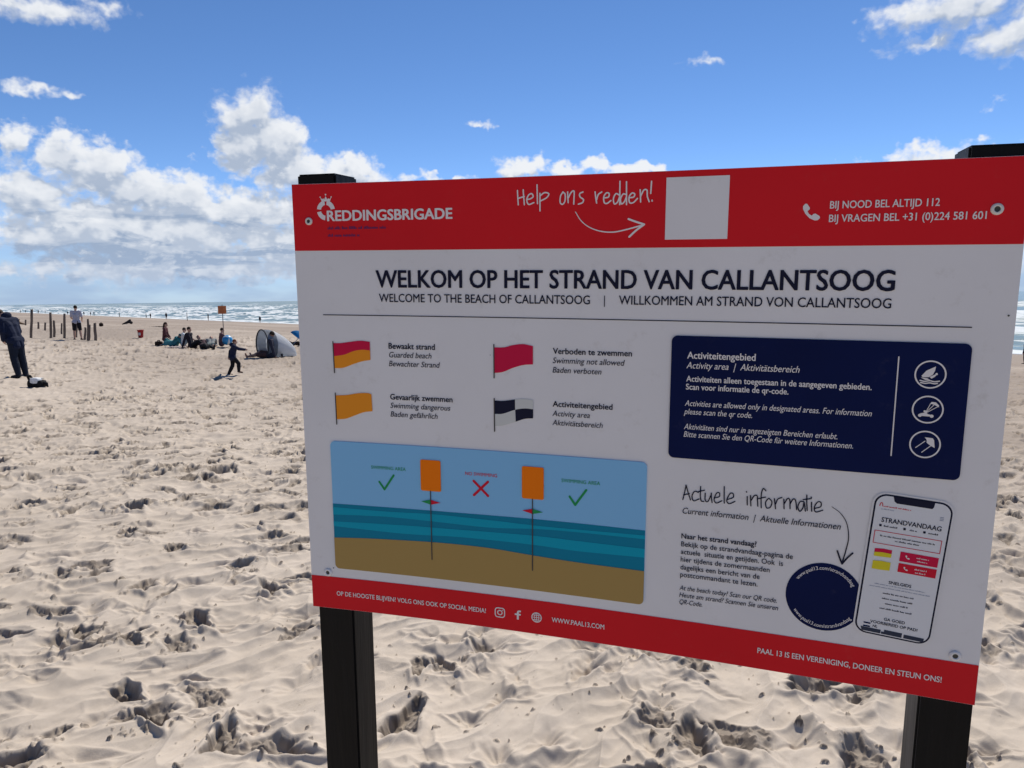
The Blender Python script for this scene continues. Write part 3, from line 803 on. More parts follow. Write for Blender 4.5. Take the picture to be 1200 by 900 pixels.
    obj('separator_line', strokes_bm([[(1.0513, 0.2911), (1.0516, 0.4467)]], 0.0009, pw - 0.0006, curve=False), M_letter_white, ap)
    for k, (cx, cy) in enumerate(((1.0960, 0.3164), (1.0965, 0.3706), (1.0970, 0.4253))):
        ic = obj('round_icon', strokes_bm([ring(cx, cy, 0.0205)], 0.0011, pw - 0.0006), M_letter_white, ap)
        f = lambda x, y, cx=cx, cy=cy: (cx + x * 0.0205, cy + y * 0.0205)
        if k == 0:   # windsurfer on waves
            bm = flat_bm([lerp2([(0.32, -0.62), (-0.28, -0.28), (-0.58, 0.12), (-0.50, 0.22), (-0.10, 0.20), (0.16, 0.0), (0.28, -0.3)], f), lerp2([(-0.62, 0.24), (-0.2, 0.28), (0.02, 0.40), (-0.3, 0.42)], f), lerp2([(-0.05, 0.18), (0.30, -0.02), (0.40, 0.02), (0.30, 0.16), (0.1, 0.3)], f)], pw - 0.0007)
            flat_bm([disc(*f(0.40, -0.06), 0.0017, 10)], pw - 0.0008, bm=bm)
            strokes_bm([[f(-0.65, 0.46), f(-0.35, 0.52), (f(0, 0.46)), f(0.3, 0.52), f(0.62, 0.46)], [f(-0.6, 0.62), f(-0.3, 0.67), f(0, 0.62), f(0.3, 0.67), f(0.5, 0.63)]], 0.0009, pw - 0.0009, bm)
        elif k == 1: # kite buggy
            bm = flat_bm([lerp2([(0.10, -0.42), (0.22, -0.60), (0.50, -0.58), (0.72, -0.36), (0.72, -0.22), (0.56, -0.30), (0.40, -0.40), (0.22, -0.44)], f), lerp2([(-0.45, 0.30), (-0.1, 0.22), (0.05, 0.34), (0.30, 0.40), (0.30, 0.52), (-0.55, 0.50)], f), disc(*f(-0.18, 0.14), 0.0018, 10)], pw - 0.0007)
            flat_bm([disc(*f(-0.48, 0.46), 0.0026, 12), disc(*f(0.30, 0.48), 0.0026, 12)], pw - 0.0009, bm=bm)
            strokes_bm([[f(0.14, -0.42), f(-0.12, 0.22)], [f(0.40, -0.40), f(-0.10, 0.22)], [f(0.64, -0.26), f(-0.08, 0.24)]], 0.0005, pw - 0.0008, bm, curve=False)
        else:        # kite
            bm = flat_bm([lerp2([(-0.05, -0.55), (0.48, -0.52), (0.58, -0.36), (0.66, 0.22), (0.36, 0.06), (0.10, -0.14), (0.08, -0.36)], f)], pw - 0.0007)
            strokes_bm([[f(-0.02, -0.26), f(-0.60, 0.28)], [f(0.38, 0.08), f(-0.18, 0.62)]], 0.0006, pw - 0.0008, bm, curve=False)
        obj('pictogram', bm, M_letter_white, ic)
    # ---- current information column
    obj('handwritten_lettering', strokes_bm(HAND_INFO, 0.00095, L2), M_ink, root)
    bm = strokes_bm([[(0.972, 0.5397), (0.9855, 0.5493), (0.9958, 0.5653), (1.0, 0.5888), (0.9975, 0.6105), (0.9931, 0.633)]], 0.0009, L2, taper=lambda t: 0.45 + 0.7 * t)
    strokes_bm([[(0.9848, 0.6135), (0.9885, 0.6240), (0.9931, 0.6348)], [(0.9931, 0.6348), (1.0000, 0.6240), (1.0077, 0.6145)]], 0.0013, L2 - 0.0002, bm)
    obj('arrow', bm, M_ink, root)
    obj('column_heading', text_bm('Current information  |  Aktuelle Informationen', 'I', 0.735, 0.9871, 0.5771, 0.0106, L2), M_ink, root)
    bm = bmesh.new()
    for (s, st, x1, v, h) in [('Naar het strand vandaag?', 'B', 0.8593, 0.6224, 0.009), ('Bekijk op de strandvandaag-pagina de', 'R', 0.9177, 0.6370, 0.009), ('actuele  situatie en getijden. Ook  is', 'R', 0.9029, 0.6511, 0.009),
        ('hier tijdens de zomermaanden', 'R', 0.8825, 0.6652, 0.009), ('dagelijks een bericht van de', 'R', 0.8671, 0.6796, 0.009), ('postcommandant te lezen.', 'R', 0.8644, 0.6934, 0.009),
        ('At the beach today? Scan our QR code.', 'I', 0.8971, 0.7181, 0.0086), ('Heute am strand? Scannen Sie unseren', 'I', 0.8991, 0.7313, 0.0086), ('QR-Code.', 'I', 0.7749, 0.7443, 0.0086)]:
        text_bm(s, st, 0.735, x1, v, h, L2, bm)
    obj('paragraph', bm, M_ink, root)
    # ---- round badge
    bc = (0.9690, 0.6965); br = 0.0592
    bd = obj('round_badge', flat_bm([disc(*bc, br, 48)], L1), M_navy, root)
    def circ(r, a0, a1, width, flip):
        def f(x, y):
            t = x / width; a = R(a0 + (a1 - a0) * t); rr = r + y if not flip else r - y
            return (bc[0] + rr * math.cos(a), bc[1] + rr * math.sin(a))
        return f
    bm = text_bm('www.paal13.com/strandvandaag', 'R', 0, 0.115, 0, 0.0062, L2, f=circ(0.0478, -148, -30, 0.115, False))
    obj('badge_lettering', bm, M_letter_white, bd)
    bm = text_bm('www.paal13.com/strandvandaag', 'R', 0, 0.115, 0, 0.0062, L2, f=circ(0.0540, 148, 36, 0.115, True))
    obj('badge_lettering', bm, M_letter_white, bd)
    # ---- picture of a telephone
    pc = (1.0812, 0.6318); ca, sa = math.cos(R(4.1)), math.sin(R(4.1))
    F = lambda x, y: (pc[0] + x * ca - y * sa, pc[1] + x * sa + y * ca)
    hw_, hh_ = 0.0552, 0.1192
    P0 = L2 - 0.0002
    ph = obj('telephone_picture', flat_bm([lerp2(rrect(-hw_ - .0028, -hh_ - .0028, hw_ + .0028, hh_ + .0028, 0.0205), F)], P0), M_white, root)
    obj('telephone_frame', flat_bm([lerp2(rrect(-hw_, -hh_, hw_, hh_, 0.0180), F)], P0 - 0.0004), M_ink, ph)
    obj('screen', flat_bm([lerp2(rrect(-hw_ + .0026, -hh_ + .0026, hw_ - .0026, hh_ - .0026, 0.0158), F)], P0 - 0.0008), M_screen, ph)
    S1, S2 = P0 - 0.0012, P0 - 0.0016
    obj('notch', flat_bm([lerp2([(-0.0295, -0.1172), (0.0290, -0.1172), (0.0282, -0.1095), (0.0262, -0.1066), (-0.0235, -0.1066), (-0.0272, -0.1095)], F)], S1), M_ink, ph)
    T = lambda s, st, x0, x1, v, h, bm=None: text_bm(s, st, 0, x1 - x0, 0, h, S1, bm, f=lambda x, y: F(x0 + x, v - y))
    for q_ in (('STRANDVANDAAG', 'M', -0.0412, 0.0435, -0.0731, 0.0076), ('SNELGIDS', 'M', -0.0162, 0.0162, 0.0278, 0.0050), ('GA GOED', 'M', -0.0142, 0.0162, 0.0912, 0.0048),
               ('VOORBEREID OP PAD!', 'M', -0.0335, 0.0355, 0.0992, 0.0048), ('NL', 'M', -0.0285, -0.0218, 0.1063, 0.0042)):
        obj('screen_lettering', T(*q_), M_ink, ph)
    for (x0, x1, v, sd, h_) in ((-0.0365, -0.0165, -0.0655, 21, 0.0028), (0.0005, 0.0110, -0.0655, 22, 0.0028), (0.0270, 0.0392, -0.0655, 23, 0.0028), (-0.0396, 0.0384, -0.0490, 31, 0.0026), (-0.0172, 0.0176, -0.0435, 32, 0.0026),
                            (-0.022, 0.0222, 0.0462, 33, 0.0026), (-0.022, 0.0218, 0.0551, 34, 0.0026), (-0.0164, 0.0160, 0.0635, 35, 0.0026), (-0.0233, 0.0234, 0.0725, 36, 0.0026)):
        obj('screen_small_print', greek_bm(x0, x1, v, h_, S1, sd, f=F), M_ink, ph)
    for x in (-0.0415, -0.0068, 0.0212): obj('screen_icon', flat_bm([lerp2(rrect(x - 0.0018, -0.0690, x + 0.0018, -0.0652, 0.0006, 2), F)], S1), M_ink, ph)
    bm = bmesh.new()
    for v in (0.1010, 0.1066): flat_bm([lerp2([(-0.0427, v - 0.0012), (-0.0325, v - 0.0012), (-0.0325, v + 0.0012), (-0.0427, v + 0.0012)], F)], S1, bm=bm)
    obj('flag_stripes', bm, M_navy, ph)
    for (x0, x1, v, sd, h_) in ((-0.0362, 0.0362, 0.0320, 41, 0.0018), (-0.043, 0.0435, 0.0368, 42, 0.0018), (-0.0446, -0.026, -0.0935, 43, 0.0016)):
        obj('screen_grey_print', greek_bm(x0, x1, v, h_, S1, sd, f=F), M_greyprint, ph)
    bm = bmesh.new()
    for v in (-0.096, -0.0935, -0.091): flat_bm([lerp2([(0.0390, v), (0.0442, v), (0.0442, v + 0.0010), (0.0390, v + 0.0010)], F)], S1, bm=bm)
    obj('menu_icon', bm, M_greyprint, ph)
    bm = strokes_bm([[(-0.0480, -0.0577), (0.0470, -0.0577)], [(0.0470, -0.0577), (0.0470, -0.0368)], [(0.0470, -0.0368), (-0.0480, -0.0368)], [(-0.0480, -0.0368), (-0.0480, -0.0577)]], 0.0005, S1, curve=False, f=F)
    greek_bm(-0.0415, -0.0025, -0.0982, 0.0022, S1, 44, bm, F); strokes_bm([[F2 for F2 in [(-0.0470, -0.0990), (-0.0462, -0.1030), (-0.0448, -0.1045), (-0.0434, -0.1030), (-0.0426, -0.0990)]]], 0.0006, S1, bm, f=F)
    obj('red_frame', bm, M_cross, ph)
    fl = lambda x0, x1, y0, y1: lerp2([(x0, y0), (x0 * .5 + x1 * .5, y0 - 0.0014), (x1, y0 - 0.0010), (x1, y1 - 0.0012), (x0 * .5 + x1 * .5, y1 - 0.0003), (x0, y1)], F)
    obj('flag_picture', flat_bm([fl(-0.0440, -0.0190, -0.0278, -0.0215)], S1), M_crim, ph)
    obj('flag_picture', flat_bm([fl(-0.0440, -0.0190, -0.0215, -0.0150), fl(-0.0440, -0.0182, -0.0070, 0.0070)], S1 - 0.0002), M_yellow, ph)
    for (y0, y1, mt, sd) in ((-0.0293, -0.0132, M_crim, 51), (-0.0100, 0.0050, M_cross, 52)):
        bt = obj('call_button', flat_bm([lerp2([(-0.0068, y0), (0.0472, y0), (0.0472, y1), (-0.0068, y1)], F)], S1), mt, ph)
        q = F(0.0006, y0 + 0.0045); handset('button_icon', q[0], q[1], 0.0066, S2, M_letter_white, bt)
        bm = greek_bm(0.0165, 0.0335, y0 + 0.0070, 0.0024, S2, sd, f=F); greek_bm(0.0180, 0.0325, y0 + 0.0122, 0.0024, S2, sd + 5, bm, F)
        obj('button_lettering', bm, M_letter_white, bt)
    obj('tab_bar', flat_bm([lerp2([(-0.0462, 0.1085), (-0.0162, 0.1085), (-0.0162, 0.1150), (-0.0440, 0.1150)], F), lerp2([(-0.0112, 0.1072), (0.0150, 0.1072), (0.0150, 0.1150), (-0.0152, 0.1150), (-0.0152, 0.1110), (-0.0112, 0.1110)], F), lerp2([(0.0176, 0.1085), (0.0467, 0.1085), (0.0467, 0.1130), (0.0440, 0.1150), (0.0176, 0.1150)], F)], S1), M_tab, ph)
    # ---- red footer
    ft = obj('footer_band', flat_bm([[(0.0005, FTR), (BW - 0.0005, FTR), (BW - 0.0005, BH - 0.0005), (0.0005, BH - 0.0005)]], L1), M_red, root)
    for q_ in (('OP DE HOOGTE BLIJVEN? VOLG ONS OOK OP SOCIAL MEDIA!', 'M', 0.0547, 0.3712, 0.8145, 0.0092), ('WWW.PAAL13.COM', 'M', 0.5022, 0.6016, 0.8142, 0.0092), ('PAAL 13 IS EEN VERENIGING, DONEER EN STEUN ONS!', 'M', 0.870, 1.1504, 0.8141, 0.0096)):
        obj('footer_lettering', text_bm(*q_, L2), M_letter_white, ft)
    bm = strokes_bm([[*rrect(0.3902, 0.8005, 0.4090, 0.8190, 0.0052), rrect(0.3902, 0.8005, 0.4090, 0.8190, 0.0052)[0]]], 0.0010, L2, curve=False)
    strokes_bm([ring(0.3996, 0.8097, 0.0044)], 0.0010, L2, bm); flat_bm([disc(0.4052, 0.8045, 0.0011, 8)], L2, bm=bm)
    obj('camera_icon', bm, M_letter_white, ft)
    fx = lambda x, y: (0.4293 + x * 0.0122, 0.8004 + y * 0.0186)
    obj('letter_icon', flat_bm([lerp2([(0.34, 1.0), (0.34, 0.54), (0.0, 0.54), (0.0, 0.36), (0.34, 0.36), (0.34, 0.25), (0.44, 0.07), (0.66, 0.0), (1.0, 0.0), (1.0, 0.17), (0.76, 0.17), (0.66, 0.24), (0.66, 0.36), (1.0, 0.36), (0.94, 0.54), (0.66, 0.54), (0.66, 1.0)], fx)], L2), M_letter_white, ft)
    gx, gy = 0.4724, 0.8097
    bm = strokes_bm([ring(gx, gy, 0.0092)], 0.0009, L2); strokes_bm([ring(gx, gy, 0.0042, 0.0090)], 0.0006, L2 - 0.0001, bm)
    strokes_bm([[(gx, gy - 0.0088), (gx, gy + 0.0088)], [(gx - 0.0088, gy), (gx + 0.0088, gy)], [(gx - 0.0078, gy - 0.0045), (gx + 0.0078, gy - 0.0045)], [(gx - 0.0078, gy + 0.0045), (gx + 0.0078, gy + 0.0045)]], 0.0006, L2 - 0.0002, bm, curve=False)
    obj('globe_icon', bm, M_letter_white, ft)
    # ---- screws
    for (u, v, s) in ((0.0324, 0.0681, 0.85), (1.1623, 0.0730, 1.0), (0.0377, 0.7665, 1.0), (1.1658, 0.7650, 1.0)):
        bm = bmesh.new(); prof = [(0.0085, 0.0), (0.0084, -0.0014), (0.0074, -0.0024), (0.0056, -0.0030), (0.0042, -0.0028), (0.0040, -0.0010), (0.0, -0.0010)]
        sc = obj('screw', lathe(bm, u, v, [(r * s, w) for r, w in prof], L1), M_screw if v < 0.5 else M_white, root, True)
        bm = bmesh.new(); obj('screw_socket', lathe(bm, u, v, [(0.0041 * s, -0.0013), (0.0036 * s, -0.0016), (0.0014 * s, -0.0013), (0.0, -0.0013)], L1), M_socket, sc)
    for q_ in (disc(1.1901, 0.2253, 0.0014, 10), disc(0.3849, 0.312, 0.0008, 6), disc(0.0500, 0.7560, 0.0012, 8)): obj('drill_hole', flat_bm([q_], L2), M_socket, root)
    return root

def lathe(bm, u, v, prof, w0, n=20):
    rows = []
    for r, w in prof:
        rows.append([bm.verts.new(B(u + r * math.cos(2 * math.pi * i / n), v + r * math.sin(2 * math.pi * i / n), w0 + w)) for i in range(n)] if r > 0 else [bm.verts.new(B(u, v, w0 + w))])
    for a, b in zip(rows, rows[1:]):
        for i in range(n):
            j = (i + 1) % n
            if len(b) == 1: bm.faces.new((a[i], a[j], b[0]))
            else: bm.faces.new((a[i], a[j], b[j], b[i]))
    return bm
def handset(name, u, v, s, w, mat, parent):
    f = lambda x, y: (u + x * s, v + y * s)
    pts = [(0.02, 0.16), (0.14, 0.02), (0.24, 0.03), (0.40, 0.26), (0.39, 0.35), (0.28, 0.45), (0.36, 0.60), (0.52, 0.71), (0.63, 0.61), (0.72, 0.60), (0.96, 0.75), (0.98, 0.86), (0.86, 0.98), (0.70, 0.99), (0.42, 0.86), (0.17, 0.60), (0.03, 0.32)]
    return obj(name, flat_bm([[f(*p) for p in pts]], w), mat, parent)
M_screen = material('print_screen', (0.72, 0.74, 0.77), 0.5, 0.12)
M_greyprint = material('print_small_grey', (0.30, 0.34, 0.44), 0.5, 0.12)
M_tab = material('print_tab', (0.035, 0.045, 0.075), 0.5, 0.12)
HAND_HEADER = [[[0.4374, 0.0231], [0.4379, 0.0351], [0.4387, 0.0472]],
 [[0.4477, 0.0222], [0.4487, 0.0354], [0.4497, 0.0474]],
 [[0.4382, 0.0363], [0.4497, 0.0335]],
 [[0.4541, 0.0387], [0.4605, 0.0376], [0.4655, 0.0342], [0.463, 0.0291], [0.4574, 0.0313], [0.4541, 0.0391], [0.4574, 0.0469], [0.4668, 0.0443]],
 [[0.4724, 0.0146], [0.4729, 0.0313], [0.4732, 0.0461]],
 [[0.4777, 0.0291], [0.4777, 0.0434], [0.4778, 0.0584]],
 [[0.4777, 0.0334], [0.4858, 0.0281], [0.4933, 0.0302], [0.4896, 0.0365], [0.4788, 0.0417]],
 [[0.5183, 0.0279], [0.5139, 0.0349], [0.5135, 0.0455], [0.518, 0.0482], [0.5219, 0.0422], [0.5218, 0.0316], [0.5178, 0.0284]],
 [[0.5263, 0.0282], [0.5268, 0.0376], [0.5274, 0.0459]],
 [[0.5271, 0.0388], [0.5327, 0.0288], [0.5374, 0.0273], [0.5375, 0.0379], [0.5371, 0.0485]],
 [[0.5529, 0.029], [0.5473, 0.0316], [0.5481, 0.037], [0.5537, 0.0414], [0.5521, 0.0465], [0.5452, 0.0489]],
 [[0.5736, 0.0296], [0.5749, 0.039], [0.5765, 0.0479]],
 [[0.5764, 0.0425], [0.5792, 0.034], [0.585, 0.03]],
 [[0.5883, 0.0398], [0.5962, 0.0387], [0.5975, 0.0331], [0.5929, 0.0318], [0.5885, 0.0382], [0.5896, 0.0475], [0.5944, 0.0488], [0.6008, 0.0444]],
 [[0.6146, 0.036], [0.609, 0.0335], [0.6049, 0.041], [0.6065, 0.0499], [0.6117, 0.0474], [0.6151, 0.039]],
 [[0.6153, 0.0137], [0.6154, 0.0309], [0.6156, 0.0513]],
 [[0.6264, 0.0354], [0.621, 0.0346], [0.6168, 0.0425], [0.6184, 0.0502], [0.6231, 0.0473], [0.6265, 0.0393]],
 [[0.6262, 0.0148], [0.6266, 0.0336], [0.627, 0.0516]],
 [[0.631, 0.0406], [0.6383, 0.0399], [0.6403, 0.0352], [0.6358, 0.0334], [0.631, 0.0395], [0.6322, 0.0487], [0.6385, 0.0486], [0.645, 0.0422]],
 [[0.6491, 0.0286], [0.6498, 0.0389], [0.6503, 0.0481]],
 [[0.6503, 0.0384], [0.6552, 0.0292], [0.6603, 0.0296], [0.6611, 0.0392], [0.6643, 0.048]],
 [[0.6674, 0.0156], [0.6665, 0.0348]],
 [[0.6689, 0.0458], [0.6692, 0.0472]]]
HAND_INFO = [[[0.735, 0.5522], [0.7377, 0.5385], [0.7397, 0.5257]],
 [[0.7397, 0.5257], [0.7438, 0.5393], [0.748, 0.5515]],
 [[0.7361, 0.5437], [0.7457, 0.5405]],
 [[0.7606, 0.5368], [0.7543, 0.5357], [0.7503, 0.5442], [0.7533, 0.5524], [0.7623, 0.5484]],
 [[0.7641, 0.5261], [0.7641, 0.5415], [0.7658, 0.5511], [0.7703, 0.552]],
 [[0.7595, 0.5358], [0.7708, 0.5319]],
 [[0.7721, 0.5371], [0.7725, 0.549], [0.777, 0.5513], [0.7822, 0.5383]],
 [[0.7821, 0.5361], [0.7827, 0.5452], [0.7841, 0.5526]],
 [[0.7876, 0.5441], [0.7955, 0.5406], [0.7952, 0.5342], [0.7906, 0.5355], [0.7872, 0.5461], [0.7908, 0.5527], [0.7999, 0.5479]],
 [[0.8029, 0.5224], [0.8033, 0.5376], [0.8041, 0.5513]],
 [[0.8085, 0.5448], [0.818, 0.5399], [0.8177, 0.5334], [0.8129, 0.5338], [0.808, 0.5454], [0.8118, 0.5516], [0.8213, 0.5468]],
 [[0.8408, 0.536], [0.8409, 0.5434], [0.8414, 0.5507]],
 [[0.8391, 0.5274], [0.8394, 0.5287]],
 [[0.8457, 0.5338], [0.8464, 0.5428], [0.8473, 0.5517]],
 [[0.8469, 0.5427], [0.8515, 0.5341], [0.8562, 0.533], [0.8573, 0.5417], [0.8583, 0.5511]],
 [[0.8698, 0.5232], [0.8657, 0.5199], [0.8631, 0.5274], [0.8629, 0.5397], [0.8638, 0.5533]],
 [[0.8586, 0.538], [0.8699, 0.5341]],
 [[0.8744, 0.5358], [0.8703, 0.543], [0.8722, 0.5524], [0.8781, 0.5506], [0.8801, 0.5412], [0.8754, 0.5357]],
 [[0.8837, 0.5354], [0.8851, 0.5442], [0.8863, 0.5525]],
 [[0.8859, 0.5449], [0.8891, 0.5356], [0.8953, 0.5323]],
 [[0.8984, 0.5347], [0.899, 0.5427], [0.8997, 0.551]],
 [[0.8993, 0.5427], [0.9041, 0.5333], [0.9076, 0.535], [0.9089, 0.55]],
 [[0.9085, 0.5417], [0.9128, 0.5332], [0.9168, 0.5354], [0.9191, 0.5505]],
 [[0.9293, 0.5354], [0.9236, 0.5366], [0.9208, 0.5458], [0.9241, 0.5529], [0.9285, 0.5463], [0.9299, 0.5367], [0.9326, 0.5517]],
 [[0.9333, 0.5243], [0.934, 0.5376], [0.9354, 0.5501]],
 [[0.9282, 0.5324], [0.94, 0.5295]],
 [[0.9411, 0.5355], [0.9414, 0.5422], [0.9422, 0.5507]],
 [[0.9401, 0.5268], [0.9404, 0.5281]],
 [[0.9457, 0.5457], [0.9549, 0.5418], [0.9555, 0.5348], [0.9505, 0.534], [0.946, 0.543], [0.9484, 0.5513], [0.9586, 0.5472]]]

build_board()

# ------------------------------------------------------------------ people and things on the beach
def capsule(bm, p0, p1, r0, r1, seg=10, rings=8):
    p0, p1 = Vector(p0), Vector(p1)
    d = p1 - p0
    q = Vector((0, 0, 1)).rotation_difference(d.normalized()) if d.length > 1e-6 else Quaternion()
    vs = bmesh.ops.create_uvsphere(bm, u_segments=seg, v_segments=rings, radius=1.0)['verts']
    for v in vs:
        c = v.co.copy()
        v.co = (p1 + q @ (c * r1)) if c.z > 1e-4 else (p0 + q @ (c * r0))
def ball(bm, c, r, rot=None, seg=14, rings=10):
    r = r if isinstance(r, (tuple, list)) else (r, r, r)
    vs = bmesh.ops.create_uvsphere(bm, u_segments=seg, v_segments=rings, radius=1.0)['verts']
    for v in vs:
        p = Vector((v.co.x * r[0], v.co.y * r[1], v.co.z * r[2]))
        v.co = Vector(c) + (rot @ p if rot else p)
def chain(bm, pts, rs):
    for a, b, r0, r1 in zip(pts, pts[1:], rs, rs[1:]): capsule(bm, a, b, r0, r1)
def fused(bm, voxel, smooth=3):
    me = bpy.data.meshes.new('work'); bm.to_mesh(me); bm.free()
    return evaluated(me, [('REMESH', dict(mode='VOXEL', voxel_size=voxel)), ('SMOOTH', dict(factor=0.5, iterations=smooth))])

STAND = dict(pel=(0, 0, .525), waist=(0, .005, .60), chest=(0, 0, .715), neck=(0, -.005, .825), head=(0, .012, .925),
             shL=(-.112, 0, .805), shR=(.112, 0, .805), elL=(-.135, -.01, .635), elR=(.135, -.01, .635), wrL=(-.14, .03, .485), wrR=(.14, .03, .485),
             hipL=(-.052, 0, .515), hipR=(.052, 0, .515), knL=(-.055, .012, .285), knR=(.055, .012, .285), anL=(-.056, -.01, .042), anR=(.056, -.01, .042),
             toL=(-.066, .085, .014), toR=(.066, .085, .014))
def pose(**kw):
    d = dict(STAND); d.update(kw); return d
SIT = pose(pel=(0, 0, .085), waist=(0, -.03, .165), chest=(0, -.06, .275), neck=(0, -.065, .385), head=(0, -.045, .485), shL=(-.112, -.065, .365), shR=(.112, -.065, .365),
           elL=(-.14, -.12, .21), elR=(.14, -.12, .21), wrL=(-.15, -.17, .05), wrR=(.15, -.17, .05), hipL=(-.055, .02, .07), hipR=(.055, .02, .07),
           knL=(-.07, .22, .19), knR=(.07, .22, .19), anL=(-.06, .40, .04), anR=(.06, .40, .04), toL=(-.066, .46, .07), toR=(.066, .46, .07))
LONGSIT = dict(SIT, knL=(-.06, .27, .075), knR=(.07, .265, .12), anL=(-.06, .50, .035), anR=(.065, .47, .035), toL=(-.07, .52, .10), toR=(.075, .50, .10))
HUG = dict(SIT, waist=(0, .0, .165), chest=(0, .02, .275), neck=(0, .035, .385), head=(0, .06, .485), shL=(-.11, .025, .365), shR=(.11, .025, .365), elL=(-.13, .13, .27), elR=(.13, .13, .27),
           wrL=(-.06, .26, .21), wrR=(.06, .26, .21), knL=(-.06, .2, .24), knR=(.06, .2, .24), anL=(-.055, .29, .035), anR=(.055, .29, .035), toL=(-.06, .37, .02), toR=(.06, .37, .02))
RECLINE = dict(LONGSIT, waist=(0, -.08, .11), chest=(0, -.19, .155), neck=(0, -.28, .205), head=(0, -.335, .28), shL=(-.112, -.265, .19), shR=(.112, -.265, .19), elL=(-.13, -.33, .04), elR=(.13, -.33, .04), wrL=(-.12, -.20, .035), wrR=(.12, -.20, .035))
KNEEL = pose(pel=(0, -.06, .20), waist=(0, -.05, .28), chest=(0, -.03, .40), neck=(0, -.02, .515), head=(0, .0, .615), shL=(-.108, -.02, .495), shR=(.108, -.02, .495), elL=(-.13, .0, .335), elR=(.13, .0, .335),
             wrL=(-.07, .08, .24), wrR=(.07, .08, .24), hipL=(-.05, -.05, .19), hipR=(.05, -.05, .19), knL=(-.07, .14, .05), knR=(.07, .14, .05), anL=(-.06, -.10, .04), anR=(.06, -.10, .04), toL=(-.06, -.17, .02), toR=(.06, -.17, .02))

_m = {}
def tint(name, color, rough=0.85, vary=0.12):
    if name not in _m: _m[name] = material(name, color, rough, 0.2, vary, 9.0, 0.15, 35.0)
    return _m[name]
SKIN = dict(light=(0.52, 0.33, 0.25), tan=(0.36, 0.21, 0.145))

